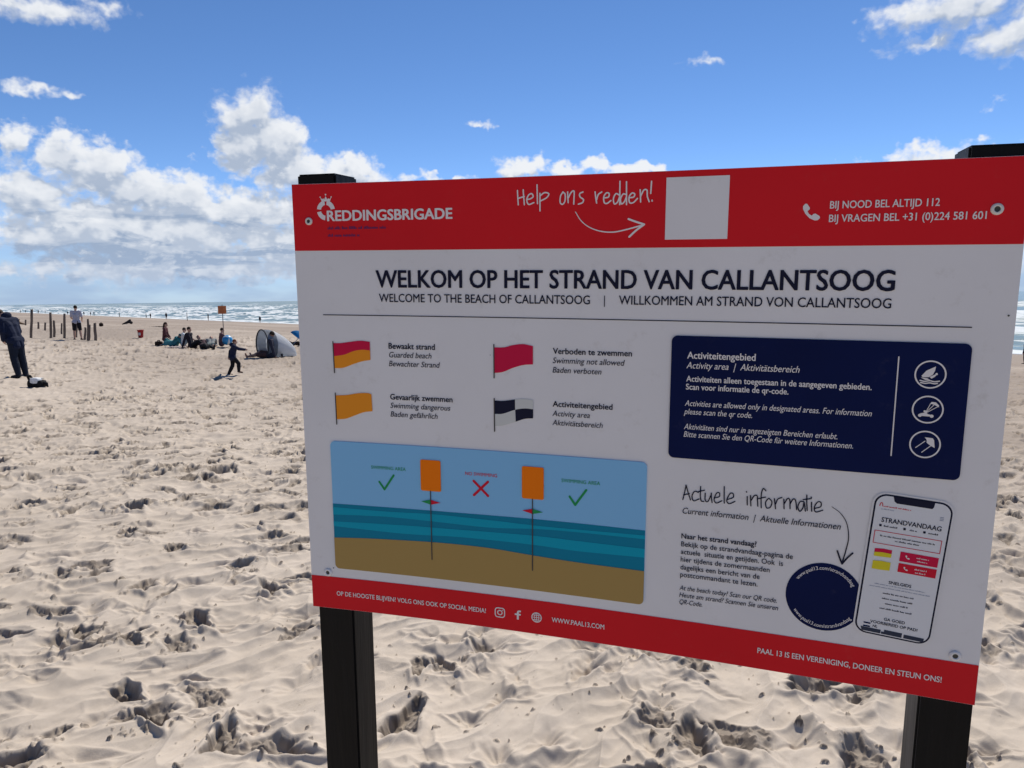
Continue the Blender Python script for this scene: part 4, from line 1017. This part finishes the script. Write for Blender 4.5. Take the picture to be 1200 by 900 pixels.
def make_person(label, loc, rotz, H, J, top, bottom, hair=(0.03, 0.02, 0.015), skin='light', shorts=False, sleeves='long', fine=False, hood=False, shoe=(0.03, 0.03, 0.035), long_hair=False, bare_legs=False, group=None, cap=None, flap=0.0, bulk=0.0):
    root = empty('person', loc, rotz)
    tag(root, label, 'person', group)
    J = {k: Vector(v) * H for k, v in J.items()}
    vox = (0.009 if fine else 0.017) * max(0.6, H / 1.75)
    bm = bmesh.new(); s = H
    def torso(bm, e):
        capsule(bm, J['hipL'], J['hipR'], .060 * s + e, .060 * s + e)
        up = (J['waist'] - J['pel'])
        for sx in (-1, 1):
            side = (J['shR'] - J['shL']).normalized() * sx
            capsule(bm, J['pel'] + side * .040 * s, J['waist'] + side * .036 * s, .052 * s + e, .048 * s + e)
            capsule(bm, J['waist'] + side * .036 * s, J['chest'] + side * .045 * s, .048 * s + e, .058 * s + e)
            capsule(bm, J['chest'] + side * .045 * s, J[('shL', 'shR')[sx > 0]] * .75 + J['neck'] * .25, .058 * s + e, .036 * s + e)
        capsule(bm, J['shL'], J['shR'], .036 * s + e, .036 * s + e)
    def arm(bm, S, e, to='wr'):
        a, b, c = J['sh' + S], J['el' + S], J['wr' + S]
        capsule(bm, a, b if to != 'short' else a.lerp(b, .72), .034 * s + e, (.027 if to != 'short' else .031) * s + e)
        if to == 'wr': capsule(bm, b, c, .027 * s + e, .019 * s + e)
    def leg(bm, S, e, to='an'):
        a, b, c = J['hip' + S], J['kn' + S], J['an' + S]
        if to == 'short': capsule(bm, a, a.lerp(b, .88), .056 * s + e, .044 * s + e); return
        capsule(bm, a, b, .055 * s + e, .036 * s + e); capsule(bm, b, b.lerp(c, .35), .036 * s + e, .036 * s + e); capsule(bm, b.lerp(c, .35), c, .036 * s + e, .023 * s + e)
    # ---- the body, one surface
    torso(bm, -.006 * s)
    capsule(bm, J['neck'], J['head'], .030 * s, .032 * s)
    fw = Vector((0, 1, 0)); hd = J['head']; upv = (hd - J['neck']).normalized()
    fwd = (fw - upv * fw.dot(upv)); fwd = fwd.normalized() if fwd.length > .1 else fw
    rt = fwd.cross(upv).normalized(); hr = Matrix((rt, fwd, upv)).transposed()
    ball(bm, hd, (.043 * s, .053 * s, .064 * s), hr)
    ball(bm, hd + hr @ Vector((0, .014, -.030)) * s, (.034 * s, .040 * s, .034 * s), hr)
    capsule(bm, hd + hr @ Vector((0, .050, .004)) * s, hd + hr @ Vector((0, .060, -.012)) * s, .007 * s, .009 * s)
    for sx in (-1, 1): ball(bm, hd + hr @ Vector((sx * .044, .0, -.004)) * s, (.008 * s, .012 * s, .018 * s), hr)
    capsule(bm, hd + hr @ Vector((-.012, .046, -.030)) * s, hd + hr @ Vector((.012, .046, -.030)) * s, .006 * s, .006 * s)
    for S, sx in (('L', -1), ('R', 1)):
        arm(bm, S, -.003 * s); leg(bm, S, -.002 * s)
        capsule(bm, J['an' + S], J['to' + S], .024 * s, .019 * s)
        w, e = J['wr' + S], J['el' + S]; d = (w - e).normalized()
        across = d.cross(Vector((sx, .3, 0.1))).normalized()
        palm = w + d * .040 * s
        for o in (-.6, 0, .6): capsule(bm, w + across * o * .008 * s, palm + across * o * .020 * s, .014 * s, .011 * s)
        curl = d.cross(across).normalized() * -sx
        for k, ln in enumerate((.040, .048, .045, .034)):
            b0 = palm + across * (k - 1.5) * .0115 * s; b1 = b0 + (d * .8 + curl * .35).normalized() * ln * .55 * s; b2 = b1 + (d * .5 + curl * .8).normalized() * ln * .5 * s
            chain(bm, (b0, b1, b2), (.0072 * s, .0066 * s, .0055 * s))
        t0 = w + d * .015 * s - across * .016 * s; t1 = t0 + (d * .5 - across * .8).normalized() * .022 * s; chain(bm, (t0, t1, t1 + d * .020 * s), (.010 * s, .008 * s, .0065 * s))
    body = link_mesh('body', fused(bm, vox, 2), tint('skin_' + skin, SKIN[skin], 0.6, 0.05), root, True)
    if fine:
        for sx in (-1, 1):
            bm = bmesh.new(); ball(bm, hd + hr @ Vector((sx * .017, .046, .010)) * s, .0062 * s, None, 8, 6); obj('eye', bm, tint('eye', (0.03, 0.02, 0.02), 0.3), root, True)
    # ---- clothes
    if top:
        bm = bmesh.new(); torso(bm, (.006 + bulk) * s)
        for S in 'LR':
            arm(bm, S, (.007 + bulk * .55) * s, 'wr' if sleeves == 'long' else 'short')
        if hood:
            ball(bm, J['neck'] + hr @ Vector((0, -.040 - bulk, .018)) * s, ((.062 + bulk) * s, (.048 + bulk) * s, (.038 + bulk * .8) * s), hr); capsule(bm, J['neck'] - upv * .01 * s, J['neck'] + upv * .022 * s, .046 * s, .044 * s)
        if flap:
            capsule(bm, J['pel'] + Vector((-.03 * s, -.01 * s, 0)), J['pel'] + Vector((-.035 * s, -.03 * s, -flap * s)), .064 * s, .066 * s); capsule(bm, J['pel'] + Vector((.03 * s, -.01 * s, 0)), J['pel'] + Vector((.035 * s, -.03 * s, -flap * s)), .064 * s, .066 * s)
        link_mesh('jacket' if sleeves == 'long' else 'shirt', fused(bm, vox * 1.1), tint('cloth_%d_%d_%d' % tuple(int(c * 255) for c in top), top), root, True)
    if bottom:
        bm = bmesh.new(); capsule(bm, J['hipL'], J['hipR'], .063 * s, .063 * s)
        for S in 'LR': leg(bm, S, (.008 + bulk * .4) * s, 'short' if shorts else 'an')
        link_mesh('shorts' if shorts else 'trousers', fused(bm, vox * 1.1), tint('cloth_%d_%d_%d' % tuple(int(c * 255) for c in bottom), bottom), root, True)
    if shoe:
        for S in 'LR':
            bm = bmesh.new(); capsule(bm, J['an' + S] + Vector((0, -.012 * s, -.012 * s)), J['to' + S], .030 * s, .023 * s)
            obj('shoe', bm, tint('shoe_%d' % int(shoe[0] * 255), shoe), root, True)
    bm = bmesh.new()
    ball(bm, hd + hr @ Vector((0, -.010, .016)) * s, (.050 * s, .055 * s, .056 * s), hr)
    if long_hair: capsule(bm, hd + hr @ Vector((0, -.032, .0)) * s, J['neck'] + hr @ Vector((0, -.045, -.035)) * s, .042 * s, .030 * s)
    link_mesh('hair', fused(bm, vox * 1.1, 1), tint('hair_%d_%d' % (int(hair[0] * 255), int(hair[2] * 255)), hair, 0.7), root, True)
    if cap:
        bm = bmesh.new(); ball(bm, hd + hr @ Vector((0, -.004, .030)) * s, (.053 * s, .058 * s, .046 * s), hr); capsule(bm, hd + hr @ Vector((-.02, .05, .025)) * s, hd + hr @ Vector((.02, .05, .025)) * s, .022 * s, .022 * s)
        link_mesh('cap', fused(bm, vox), tint('cap_%d' % int(cap[0] * 255), cap), root, True)
    return root

def at(x, y, dz=0.0): return Vector((x, y, ground_z(x, y) + dz))
FACE = lambda deg: R(deg)      # 0 looks out to sea with the camera, 90 to the left, -90 to the right

NAVY = (0.012, 0.020, 0.055); JEANS = (0.018, 0.026, 0.05); BLACK = (0.012, 0.012, 0.016)
# the man at the left, leaning forward with his hands in his pockets
man = pose(pel=(0, .055, .525), waist=(0, .075, .60), chest=(0, .125, .71), neck=(0, .185, .80), head=(0, .265, .875), shL=(-.112, .145, .785), shR=(.112, .145, .785),
           elL=(-.13, .11, .635), elR=(.13, .11, .635), wrL=(-.10, .14, .53), wrR=(.10, .14, .53), hipL=(-.05, .055, .515), hipR=(.05, .055, .515),
           knL=(-.055, .045, .285), knR=(.055, .025, .285), anL=(-.05, .0, .042), anR=(.05, -.02, .042), toL=(-.06, .09, .014), toR=(.06, .075, .014))
make_person('man in a navy hooded jacket and jeans leaning forward beside the black and white bag', at(-12.20, 18.4, -0.02), FACE(80), 1.80, man, (0.009, 0.015, 0.040), (0.011, 0.016, 0.030), fine=True, hood=True, flap=.075, bulk=.014, hair=(0.05, 0.035, 0.025))
boy = pose(hipL=(-.058, 0, .515), hipR=(.058, 0, .515), knL=(-.075, .01, .285), knR=(.085, .0, .285), anL=(-.075, -.01, .042), anR=(.115, -.02, .042), toL=(-.09, .08, .014), toR=(.135, .065, .014),
           elL=(-.145, .03, .645), elR=(.145, .03, .645), wrL=(-.10, .13, .56), wrR=(.10, .13, .56))
make_person('person in a pale grey T-shirt and dark shorts seen from behind among the wooden poles', at(-22.38, 38.36, -0.03), FACE(8), 1.80, boy, (0.40, 0.41, 0.50), BLACK, shorts=True, sleeves='short', fine=True, hair=(0.015, 0.012, 0.01), shoe=(0.05, 0.04, 0.04))
kid = pose(pel=(0, .0, .50), waist=(0, .01, .575), chest=(0, .03, .69), neck=(0, .05, .79), head=(0, .07, .895), shL=(-.105, .04, .775), shR=(.105, .035, .775), elL=(-.15, -.06, .64), elR=(.13, .17, .71),
           wrL=(-.14, -.09, .49), wrR=(.08, .30, .685), hipL=(-.05, 0, .49), hipR=(.05, 0, .49), knL=(-.055, -.02, .26), knR=(.055, .14, .32), anL=(-.055, -.125, .045), anR=(.055, .135, .115), toL=(-.06, -.04, .014), toR=(.06, .215, .075))
make_person('small child in dark clothes with reddish hair striding across the sand with one arm out', at(-6.92, 18.39, -0.01), FACE(-72), 0.93, kid, (0.012, 0.017, 0.045), BLACK, fine=True, hair=(0.16, 0.06, 0.03), shoe=(0.10, 0.06, 0.05), hood=True, bulk=.022, flap=.05)
# the group on the towels
make_person('person in a brown-red top and teal bottoms kneeling upright beside the dark bag', at(-15.06, 32.47, 0.0), FACE(-80), 1.50, KNEEL, (0.10, 0.035, 0.04), (0.03, 0.16, 0.19), hair=(0.04, 0.02, 0.015), shoe=None, long_hair=True)
make_person('person in a teal jacket crouched on the sand right of the kneeling person', at(-14.55, 32.1, -0.02), FACE(-100), 1.35, dict(HUG, chest=(0, .08, .23), neck=(0, .14, .30), head=(0, .2, .34), shL=(-.11, .12, .29), shR=(.11, .12, .29)), (0.03, 0.17, 0.20), (0.05, 0.22, 0.25), hair=(0.03, 0.10, 0.12), shoe=None)
make_person('person in a white top sitting between the teal and the dark-clad sitters', at(-14.15, 32.0, 0.0), FACE(-75), 1.45, HUG, (0.62, 0.66, 0.68), (0.30, 0.36, 0.38), shoe=None)
make_person('dark-haired person in black sitting upright, leaning back on both arms', at(-13.13, 30.5, 0.0), FACE(-95), 1.62, SIT, (0.02, 0.018, 0.028), BLACK, shoe=(0.04, 0.03, 0.03))
make_person('person in a plum top and black trousers propped on the elbows with legs outstretched', at(-12.55, 30.3, 0.0), FACE(-138), 1.62, RECLINE, (0.05, 0.025, 0.035), (0.02, 0.022, 0.026), shoe=(0.03, 0.03, 0.03))
make_person('person in a grey top lying low behind the reclining one', at(-12.62, 31.2, 0.0), FACE(-160), 1.50, dict(RECLINE, head=(0, -.33, .24)), (0.20, 0.22, 0.23), (0.10, 0.13, 0.14), shoe=None)
make_person('person in a rust red top sitting hunched at the foot of the orange sign', at(-12.25, 31.3, 0.0), FACE(-60), 1.45, HUG, (0.16, 0.08, 0.085), (0.12, 0.11, 0.13), shoe=None)
# under the blue parasol and in the tent
make_person('dark-haired person sitting under the blue parasol', at(-10.0, 33.3, 0.0), FACE(-60), 1.5, RECLINE, (0.03, 0.03, 0.04), (0.10, 0.05, 0.035), shoe=None)
make_person('person in a pink top sitting behind the tent, left of the parasol', at(-10.45, 33.4, 0.0), FACE(-50), 1.45, RECLINE, (0.50, 0.25, 0.26), (0.08, 0.05, 0.05), shoe=None)
make_person('dark-haired person sitting in the mouth of the tent, bare legs stretched out', at(-8.0, 24.62, 0.0), FACE(80), 1.62, LONGSIT, (0.035, 0.035, 0.055), (0.10, 0.05, 0.045), shorts=True, skin='tan', shoe=None)
# far down by the water
FAR = [(-190.0, 331.9, 'dark-clad person wading, leftmost of the three in the surf right of the man in shorts'), (-181.2, 321.5, 'person in dark shorts wading, middle one of the three in the surf'), (-176.9, 316.5, 'dark-clad person wading, rightmost of the three in the surf'),
       (-148.9, 283.7, 'lone person in the surf midway between the pole row and the orange sign'), (-125.4, 256.3, 'left one of two people close together at the waterline'), (-122.0, 252.3, 'right one of two people close together at the waterline'),
       (-86.0, 186.0, 'dark-clad person on the moist sand left of the thin marker pole'), (-78.0, 192.0, 'dark-clad person at the waterline between marker pole and orange sign'), (-60.5, 179.5, 'lone dark figure at the waterline above the tent'),
       (-311.1, 473.4, 'tiny dark figure by the water just right of the navy jacket'), (-297.6, 457.6, 'second tiny figure by the water from the navy jacket'), (-267.4, 422.3, 'tiny figure by the water between the two tallest poles'), (-253.1, 405.6, 'tiny figure by the water close to the second tall pole'), (-213.6, 359.5, 'tiny figure by the water left of the person in shorts')]
fp0 = None
for i, (x, y, lab) in enumerate(FAR):
    if i % 3 == 0 or fp0 is None:
        P = pose(anL=(-.09, .06, .04), knL=(-.07, .05, .28), toL=(-.1, .15, .014), anR=(.06, -.07, .05), knR=(.06, .0, .28), toR=(.07, .02, .014)) if i % 2 else STAND
        c = [(0.02, 0.025, 0.045), (0.05, 0.04, 0.05), (0.03, 0.05, 0.06), (0.02, 0.02, 0.025), (0.10, 0.06, 0.05)][i % 5]
        fp0 = make_person(lab, Vector((x, y, float(macro(np.array([x]), np.array([y]))[0]))), FACE(40 * i), 1.72, P, c, BLACK, shorts=(i % 2 == 0), group='people far off along the water', shoe=None)
    else:
        r2 = fp0.copy(); col.objects.link(r2)
        for ch in fp0.children:
            c2 = ch.copy(); col.objects.link(c2); c2.parent = r2
        r2.location = (x, y, float(macro(np.array([x]), np.array([y]))[0])); r2.rotation_euler = (0, 0, FACE(70 * i)); k = 0.92 + 0.05 * (i % 4); r2.scale = (k, k, k)
        r2['label'] = lab
make_person('dark-clad person at the right edge walking at the edge of the surf', at(21.25, 30.6, 0.0), FACE(30), 1.0, STAND, (0.02, 0.02, 0.03), BLACK)

# ---- wooden poles
M_wood = material('weathered_wood', (0.14, 0.112, 0.095), 0.9, 0.2, 0.35, 6.0, 0.5, 18.0, vstretch=(1, 1, 0.15))
POLES = [(-26.21, 40.57, 1.56, 2.0, .095, 'tall dark wooden pole nearest the navy jacket, leaning slightly right'), (-25.39, 41.02, 1.38, -1.5, .095, 'second tall wooden pole from the navy jacket, with a shorter one touching it'),
         (-24.31, 40.43, 1.36, 0.5, .09, 'third tall wooden pole, left of the person in shorts'), (-24.0, 41.0, 0.85, 0.0, .10, 'short wooden pole close beside the left leg of the person in shorts'),
         (-21.36, 37.5, 1.08, -0.5, .075, 'thin wooden pole right of the person in shorts, left one of a close pair'), (-21.02, 37.0, 0.78, 1.0, .07, 'low thin wooden pole, right one of the close pair'),
         (-20.66, 36.92, 0.86, -2.0, .10, 'thick wooden pole at the right end of the row'), (-45.04, 69.11, 0.50, 0, .10, 'small far wooden pole nearest the navy jacket'), (-36.36, 57.26, 0.52, 0, .10, 'small far wooden pole right of the tallest one'),
         (-33.32, 53.22, 0.56, 1, .09, 'small far wooden pole midway between the two tallest poles'), (-27.77, 45.93, 0.68, 2, .07, 'thin leaning wooden pole just left of the third tall pole'), (-25.75, 41.9, 0.92, -1, .09, 'lower wooden pole standing close behind the second tall one'), (-21.75, 37.9, 0.62, 3, .08, 'short wooden pole right behind the right leg of the person in shorts')]
for i, (x, y, h, lean, r, lab) in enumerate(POLES):
    g = random.Random(i); bm = bmesh.new(); rows = []
    for k in range(7):
        t = k / 6; z = -0.35 + (h + 0.35) * t; rr = r * 0.72 * (1 - 0.12 * t) * (1 + 0.05 * g.uniform(-1, 1))
        ox = math.tan(R(lean + 4.5)) * z + 0.012 * g.uniform(-1, 1)
        rows.append([bm.verts.new((ox + rr * math.cos(a * math.pi / 5) * (1 + .06 * g.uniform(-1, 1)), rr * math.sin(a * math.pi / 5), z + (0.03 * g.uniform(-1, 1) if k == 6 else 0))) for a in range(10)])
    for a, b in zip(rows, rows[1:]):
        for q in range(10): bm.faces.new((a[q], a[(q + 1) % 10], b[(q + 1) % 10], b[q]))
    bm.faces.new(rows[-1])
    o = obj('wooden_pole', bm, M_wood, None, True); o.location = at(x, y); tag(o, lab, 'pole', 'row of wooden poles')
bm = bmesh.new(); capsule(bm, (0, 0, -.3), (0, 0, 1.65), .07, .06)
o = obj('marker_pole', bm, M_wood, None, True); o.location = (-68.0, 156.5, float(macro(np.array([-68.0]), np.array([156.5]))[0])); tag(o, 'thin dark marker pole at the water right of the kneeling person', 'pole')
bm = bmesh.new(); chain(bm, [(-.5, 0, .05), (-.1, .05, .22), (.25, 0, .12), (.7, -.1, .04)], (.10, .16, .13, .07)); chain(bm, [(-.1, .05, .2), (-.22, .1, .55), (-.15, .12, .72)], (.11, .08, .05))
o = link_mesh('driftwood', fused(bm, .03), tint('drift', (0.20, 0.13, 0.08)), None, True); o.location = at(-46.58, 70.72); o.scale = (.75, .75, .7); tag(o, 'stubby brown piece of driftwood on the far sand just right of the navy jacket', 'driftwood')

# ---- bags and bits
def soft_box(bm, c, size, bulge=.25, cuts=4):
    bb = bmesh.new(); bmesh.ops.create_cube(bb, size=2.0); bmesh.ops.subdivide_edges(bb, edges=bb.edges[:], cuts=cuts, use_grid_fill=True)
    for v in bb.verts:
        p = v.co; n = p.normalized() * 1.25; q = p.lerp(n, bulge + .2)
        v.co = Vector((c[0] + q.x * size[0] / 2, c[1] + q.y * size[1] / 2, c[2] + q.z * size[2] / 2 + 0.02 * size[2] * math.sin(7 * p.x + 5 * p.y)))
    me = bpy.data.meshes.new('t'); bb.to_mesh(me); bb.free(); bm.from_mesh(me); bpy.data.meshes.remove(me)
r_ = empty('beach_bag', at(-10.55, 16.40), R(-8)); r_.scale = (.78, .8, .85); tag(r_, 'black beach bag with a white bundle on top lying in front of the navy jacket', 'bag')
bm = bmesh.new(); soft_box(bm, (0, 0, .09), (.44, .26, .20)); obj('bag_body', bm, tint('bag_black', (0.014, 0.014, 0.016)), r_, True)
bm = bmesh.new(); soft_box(bm, (.01, -.04, .17), (.24, .20, .17)); obj('white_bundle', bm, tint('bundle', (0.72, 0.74, 0.76)), r_, True)
bm = bmesh.new(); chain(bm, [(-.20, 0, .10), (-.27, 0, .27), (-.20, 0, .30), (-.12, .02, .20)], (.03, .035, .03, .025)); chain(bm, [(.20, 0, .12), (.32, -.02, .10), (.36, -.03, .02)], (.045, .04, .02)); chain(bm, [(-.20, 0, .16), (-.24, -.05, .03)], (.015, .012)); obj('strap', bm, tint('bag_black', (0.014, 0.014, 0.016)), r_, True)
bm = bmesh.new(); soft_box(bm, (0, 0, .14), (.21, .13, .02)); obj('grey_cloth', bm, tint('cloth_grey', (0.34, 0.36, 0.38)), r_, True).location = (0.02, .07, .09)
def bag(name, label, x, y, size, color, rz=0, cat='bag', handle=True):
    r0 = empty(name, at(x, y), R(rz)); tag(r0, label, cat)
    bm = bmesh.new(); soft_box(bm, (0, 0, size[2] * .45), size); obj('bag_body', bm, tint('bag_%d' % int(color[0] * 999), color), r0, True)
    if handle:
        bm = bmesh.new(); chain(bm, [(-size[0] * .25, 0, size[2] * .8), (-size[0] * .12, 0, size[2] * 1.15), (size[0] * .12, 0, size[2] * 1.15), (size[0] * .25, 0, size[2] * .8)], (.02, .02, .02, .02)); obj('handle', bm, tint('strap', (0.02, 0.018, 0.016)), r0, True)
bag('beach_bag', 'dark brown bag left of the kneeling person', -15.42, 32.48, (.28, .22, .22), (0.030, 0.018, 0.014))
bag('beach_bag', 'small dark bag standing alone on the far sand right of the pole row', -36.16, 65.7, (.30, .22, .28), (0.03, 0.03, 0.034))
bm = bmesh.new(); chain(bm, [(-.55, 0, .06), (-.2, 0, .16), (.12, .05, .30), (.32, 0, .20)], (.05, .12, .17, .16)); chain(bm, [(.1, 0, .3), (.22, .02, .44)], (.13, .10))
o = link_mesh('gear_bundle', fused(bm, .03), tint('bundle_dark', (0.035, 0.030, 0.032)), None, True); o.location = at(-37.2, 72.31); tag(o, 'dark wedge-shaped bundle of beach gear on the far sand', 'bundle')
def sheet(name, label, x, y, lx, ly, color, rz, cat, z=.02):
    bm = bmesh.new(); n = 12; g = [[bm.verts.new(((i / n - .5) * lx, (j / n - .5) * ly, z + .018 * math.sin(i * 1.9 + j * 1.3) + .012 * math.sin(j * 2.7 - i))) for j in range(n + 1)] for i in range(n + 1)]
    for i in range(n):
        for j in range(n): bm.faces.new((g[i][j], g[i + 1][j], g[i + 1][j + 1], g[i][j + 1]))
    ex = bmesh.ops.solidify(bm, geom=bm.faces[:], thickness=0.02)
    o = obj(name, bm, tint(name + '_%d' % int(color[2] * 999), color), None, True); o.location = at(x, y, 0.03); o.rotation_euler = (0, 0, R(rz)); tag(o, label, cat)
sheet('beach_towel', 'white towel spread in front of the teal jacket', -13.95, 31.0, .75, .6, (0.68, 0.62, 0.62), 0, 'towel')
sheet('beach_mat', 'dark mat lying on the far sand behind the kneeling person', -31.67, 66.57, 1.0, .8, (0.05, 0.05, 0.05), 0, 'mat')
bm = bmesh.new(); soft_box(bm, (0, 0, .10), (.55, .35, .24)); o = obj('beach_towel', bm, tint('towel_teal', (0.06, 0.24, 0.27)), None, True); o.location = at(-14.75, 32.2); tag(o, 'crumpled teal towel heaped against the kneeling person', 'towel')

# ---- red litter bin
r_ = empty('litter_bin', at(-20.12, 40.37)); tag(r_, 'red litter bin with a pale patch standing alone on the open sand', 'bin')
bm = bmesh.new(); rows = []
for (r, z) in ((.115, 0), (.12, .01), (.155, .40), (.172, .405), (.172, .45), (.158, .45), (.15, .40), (.11, .08), (0, .08)):
    rows.append([bm.verts.new((r * math.cos(a * math.pi / 10), r * math.sin(a * math.pi / 10), z)) for a in range(20)] if r else [bm.verts.new((0, 0, z))])
for a, b in zip(rows, rows[1:]):
    for q in range(20):
        if len(b) == 1: bm.faces.new((a[q], a[(q + 1) % 20], b[0]))
        else: bm.faces.new((a[q], a[(q + 1) % 20], b[(q + 1) % 20], b[q]))
obj('bin_body', bm, tint('bin_red', (0.34, 0.022, 0.03), 0.5), r_, True)
bm = bmesh.new(); vs = [[bm.verts.new(((.140 + .035 * z / .4) * math.cos(a), (.140 + .035 * z / .4) * math.sin(a), z)) for a in [R(-118 + k * 7) for k in range(9)]] for z in (.15, .22, .30)]
for a, b in zip(vs, vs[1:]):
    for q in range(8): bm.faces.new((a[q], a[q + 1], b[q + 1], b[q]))
obj('pale_patch', bm, tint('patch', (0.6, 0.55, 0.55)), r_, True)

# ---- orange sign on its pole
r_ = empty('beach_sign', at(-16.03, 41.45)); tag(r_, 'square orange sign on a thin pole behind the sitting group', 'sign')
bm = bmesh.new(); capsule(bm, (0, 0, -.4), (0, 0, 1.80), .022, .022); obj('pole', bm, material('sign_pole', (0.10, 0.085, 0.08), 0.6), r_, True)
bm = bmesh.new(); bmesh.ops.create_cube(bm, size=1.0)
for v in bm.verts: v.co = Vector((v.co.x * .46, v.co.y * .02 - .034, v.co.z * .44 + 1.53))
bmesh.ops.bevel(bm, geom=bm.edges[:], offset=.006, segments=2, affect='EDGES'); obj('sign_panel', bm, material('sign_orange', (0.50, 0.155, 0.05), 0.5, 0.4, 0.06), r_)
bm = bmesh.new(); g_ = random.Random(2)
for k in range(5):
    x0 = -.15 + .012 * k; v = [bm.verts.new((p, -.0465, q)) for p, q in ((-.15, 1.66 - k * .065), (-.15 + g_.uniform(.2, .3), 1.66 - k * .065), (-.15 + g_.uniform(.2, .3), 1.635 - k * .065), (-.15, 1.635 - k * .065))]; bm.faces.new(v)
obj('sign_print', bm, material('sign_dark_print', (0.30, 0.075, 0.03), 0.5), r_)
# ---- blue ball behind the child
bm = bmesh.new(); bmesh.ops.create_uvsphere(bm, u_segments=24, v_segments=16, radius=.21)
mb = material('ball_blue', (0.02, 0.26, 0.55), 0.35, 0.5); N = NT(mb.node_tree); b_ = mb.node_tree.nodes['Principled BSDF']
wv = N.n('ShaderNodeTexGradient', gradient_type='RADIAL'); N.put(wv.inputs[0], N.n('ShaderNodeTexCoord').outputs['Object'])
N.put(b_.inputs['Base Color'], N.mix(N.step(N.math('FRACT', N.math('MULTIPLY', wv.outputs[0], 3.0)), .78, .80), (0.02, 0.26, 0.55, 1), (0.60, 0.66, 0.70, 1)))
o = obj('beach_ball', bm, mb, None, True); o.location = at(-11.85, 31.0, .30); o.rotation_euler = (.9, .3, .5); tag(o, 'bright blue ball beside the hunched person in rust red, behind the child', 'ball')

# ---- pop-up tent
def thin_cloth(name, color, share):
    m = tint(name, color, 0.7, 0.05); t = m.node_tree; b = t.nodes['Principled BSDF']; N = NT(t)
    tr = N.n('ShaderNodeBsdfTranslucent'); tr.inputs[0].default_value = (*color, 1)
    mx = N.n('ShaderNodeMixShader'); mx.inputs[0].default_value = share
    t.links.new(b.outputs[0], mx.inputs[1]); t.links.new(tr.outputs[0], mx.inputs[2]); t.links.new(mx.outputs[0], t.nodes['Material Output'].inputs[0])
    return m
def tent():
    c = at(-8.30, 24.75); root = empty('beach_tent', c); tag(root, 'pop-up beach tent with a grey mesh mouth and a white rounded end', 'tent')
    ax = Vector((.76, .65, 0)).normalized(); sd_ = Vector((-ax.y, ax.x, 0)); Rr = .50; Lh = 1.15; n, m = 22, 14
    def P(t, k):      # t 0..1 along the tent, k 0..1 over the arch
        a = math.pi * (-.37 + 1.74 * k); rr = Rr * math.sqrt(max(0, 1 - (t * .985) ** 2.2)); hh = 1.0 if t < .25 else 1.0 - .22 * (t - .25) / .75
        return ax * (t * Lh) + sd_ * (rr * 1.02 * math.cos(a)) + Vector((0, 0, max(-.02, .44 * hh * (rr / Rr) + rr * hh * math.sin(a))))
    bm = bmesh.new(); g = [[bm.verts.new(P(i / m, j / n)) for j in range(n + 1)] for i in range(m + 1)]
    for i in range(m):
        for j in range(n):
            f = bm.faces.new((g[i][j], g[i + 1][j], g[i + 1][j + 1], g[i][j + 1])); f.material_index = 0 if i >= 4 else 1
    bmesh.ops.solidify(bm, geom=bm.faces[:], thickness=0.006)
    obj('canopy', bm, [thin_cloth('tent_white', (0.82, 0.84, 0.87), 0.5), thin_cloth('tent_grey', (0.34, 0.38, 0.44), 0.35)], root, True)
    ringp = [P(0, j / n) - ax * .01 for j in range(n + 1)]
    bm = bmesh.new(); chain(bm, ringp, [.022] * len(ringp)); obj('hoop', bm, tint('tent_rim', (0.05, 0.055, 0.065)), root, True)
    bm = bmesh.new(); q = [P(.30, j / n) for j in range(n + 1)]; vs = [bm.verts.new(p * .985) for p in q]; bm.faces.new(vs); obj('mesh_panel', bm, tint('tent_mesh', (0.30, 0.315, 0.30)), root)
    bm = bmesh.new(); soft_box(bm, tuple(ax * .5 + Vector((0, 0, .01))), (.9, .8, .03), .1); obj('groundsheet', bm, tint('tent_rim', (0.05, 0.055, 0.065)), root, True)
tent()
# ---- blue parasol
r_ = empty('parasol', at(-9.35, 33.3)); tag(r_, 'tilted bright blue parasol behind the tent', 'parasol')
tilt = Matrix.Rotation(R(38), 3, 'Y') @ Matrix.Rotation(R(-15), 3, 'X'); top_ = Vector((-.1, 0, .46))
bm = bmesh.new(); rows = []
for k in range(6):
    t = k / 5; rows.append([bm.verts.new(top_ + tilt @ Vector((.44 * math.sin(t * 1.25) / math.sin(1.25) * math.cos(a * math.pi / 12) * (1 - .05 * t * (a % 3 == 1)), .44 * math.sin(t * 1.25) / math.sin(1.25) * math.sin(a * math.pi / 12) * (1 - .05 * t * (a % 3 == 1)), .16 - .30 * t * t))) for a in range(24)] if k else [bm.verts.new(top_ + tilt @ Vector((0, 0, .16)))])
for a, b in zip(rows, rows[1:]):
    for q in range(24):
        if len(a) == 1: bm.faces.new((a[0], b[q], b[(q + 1) % 24]))
        else: bm.faces.new((a[q], b[q], b[(q + 1) % 24], a[(q + 1) % 24]))
bmesh.ops.solidify(bm, geom=bm.faces[:], thickness=0.006); obj('canopy', bm, thin_cloth('parasol_blue', (0.03, 0.30, 0.62), 0.45), r_, True)
bm = bmesh.new(); capsule(bm, top_ + tilt @ Vector((0, 0, .18)), top_ + tilt @ Vector((0, 0, -.62)), .016, .016); obj('pole', bm, tint('parasol_pole', (0.45, 0.45, 0.45)), r_, True)
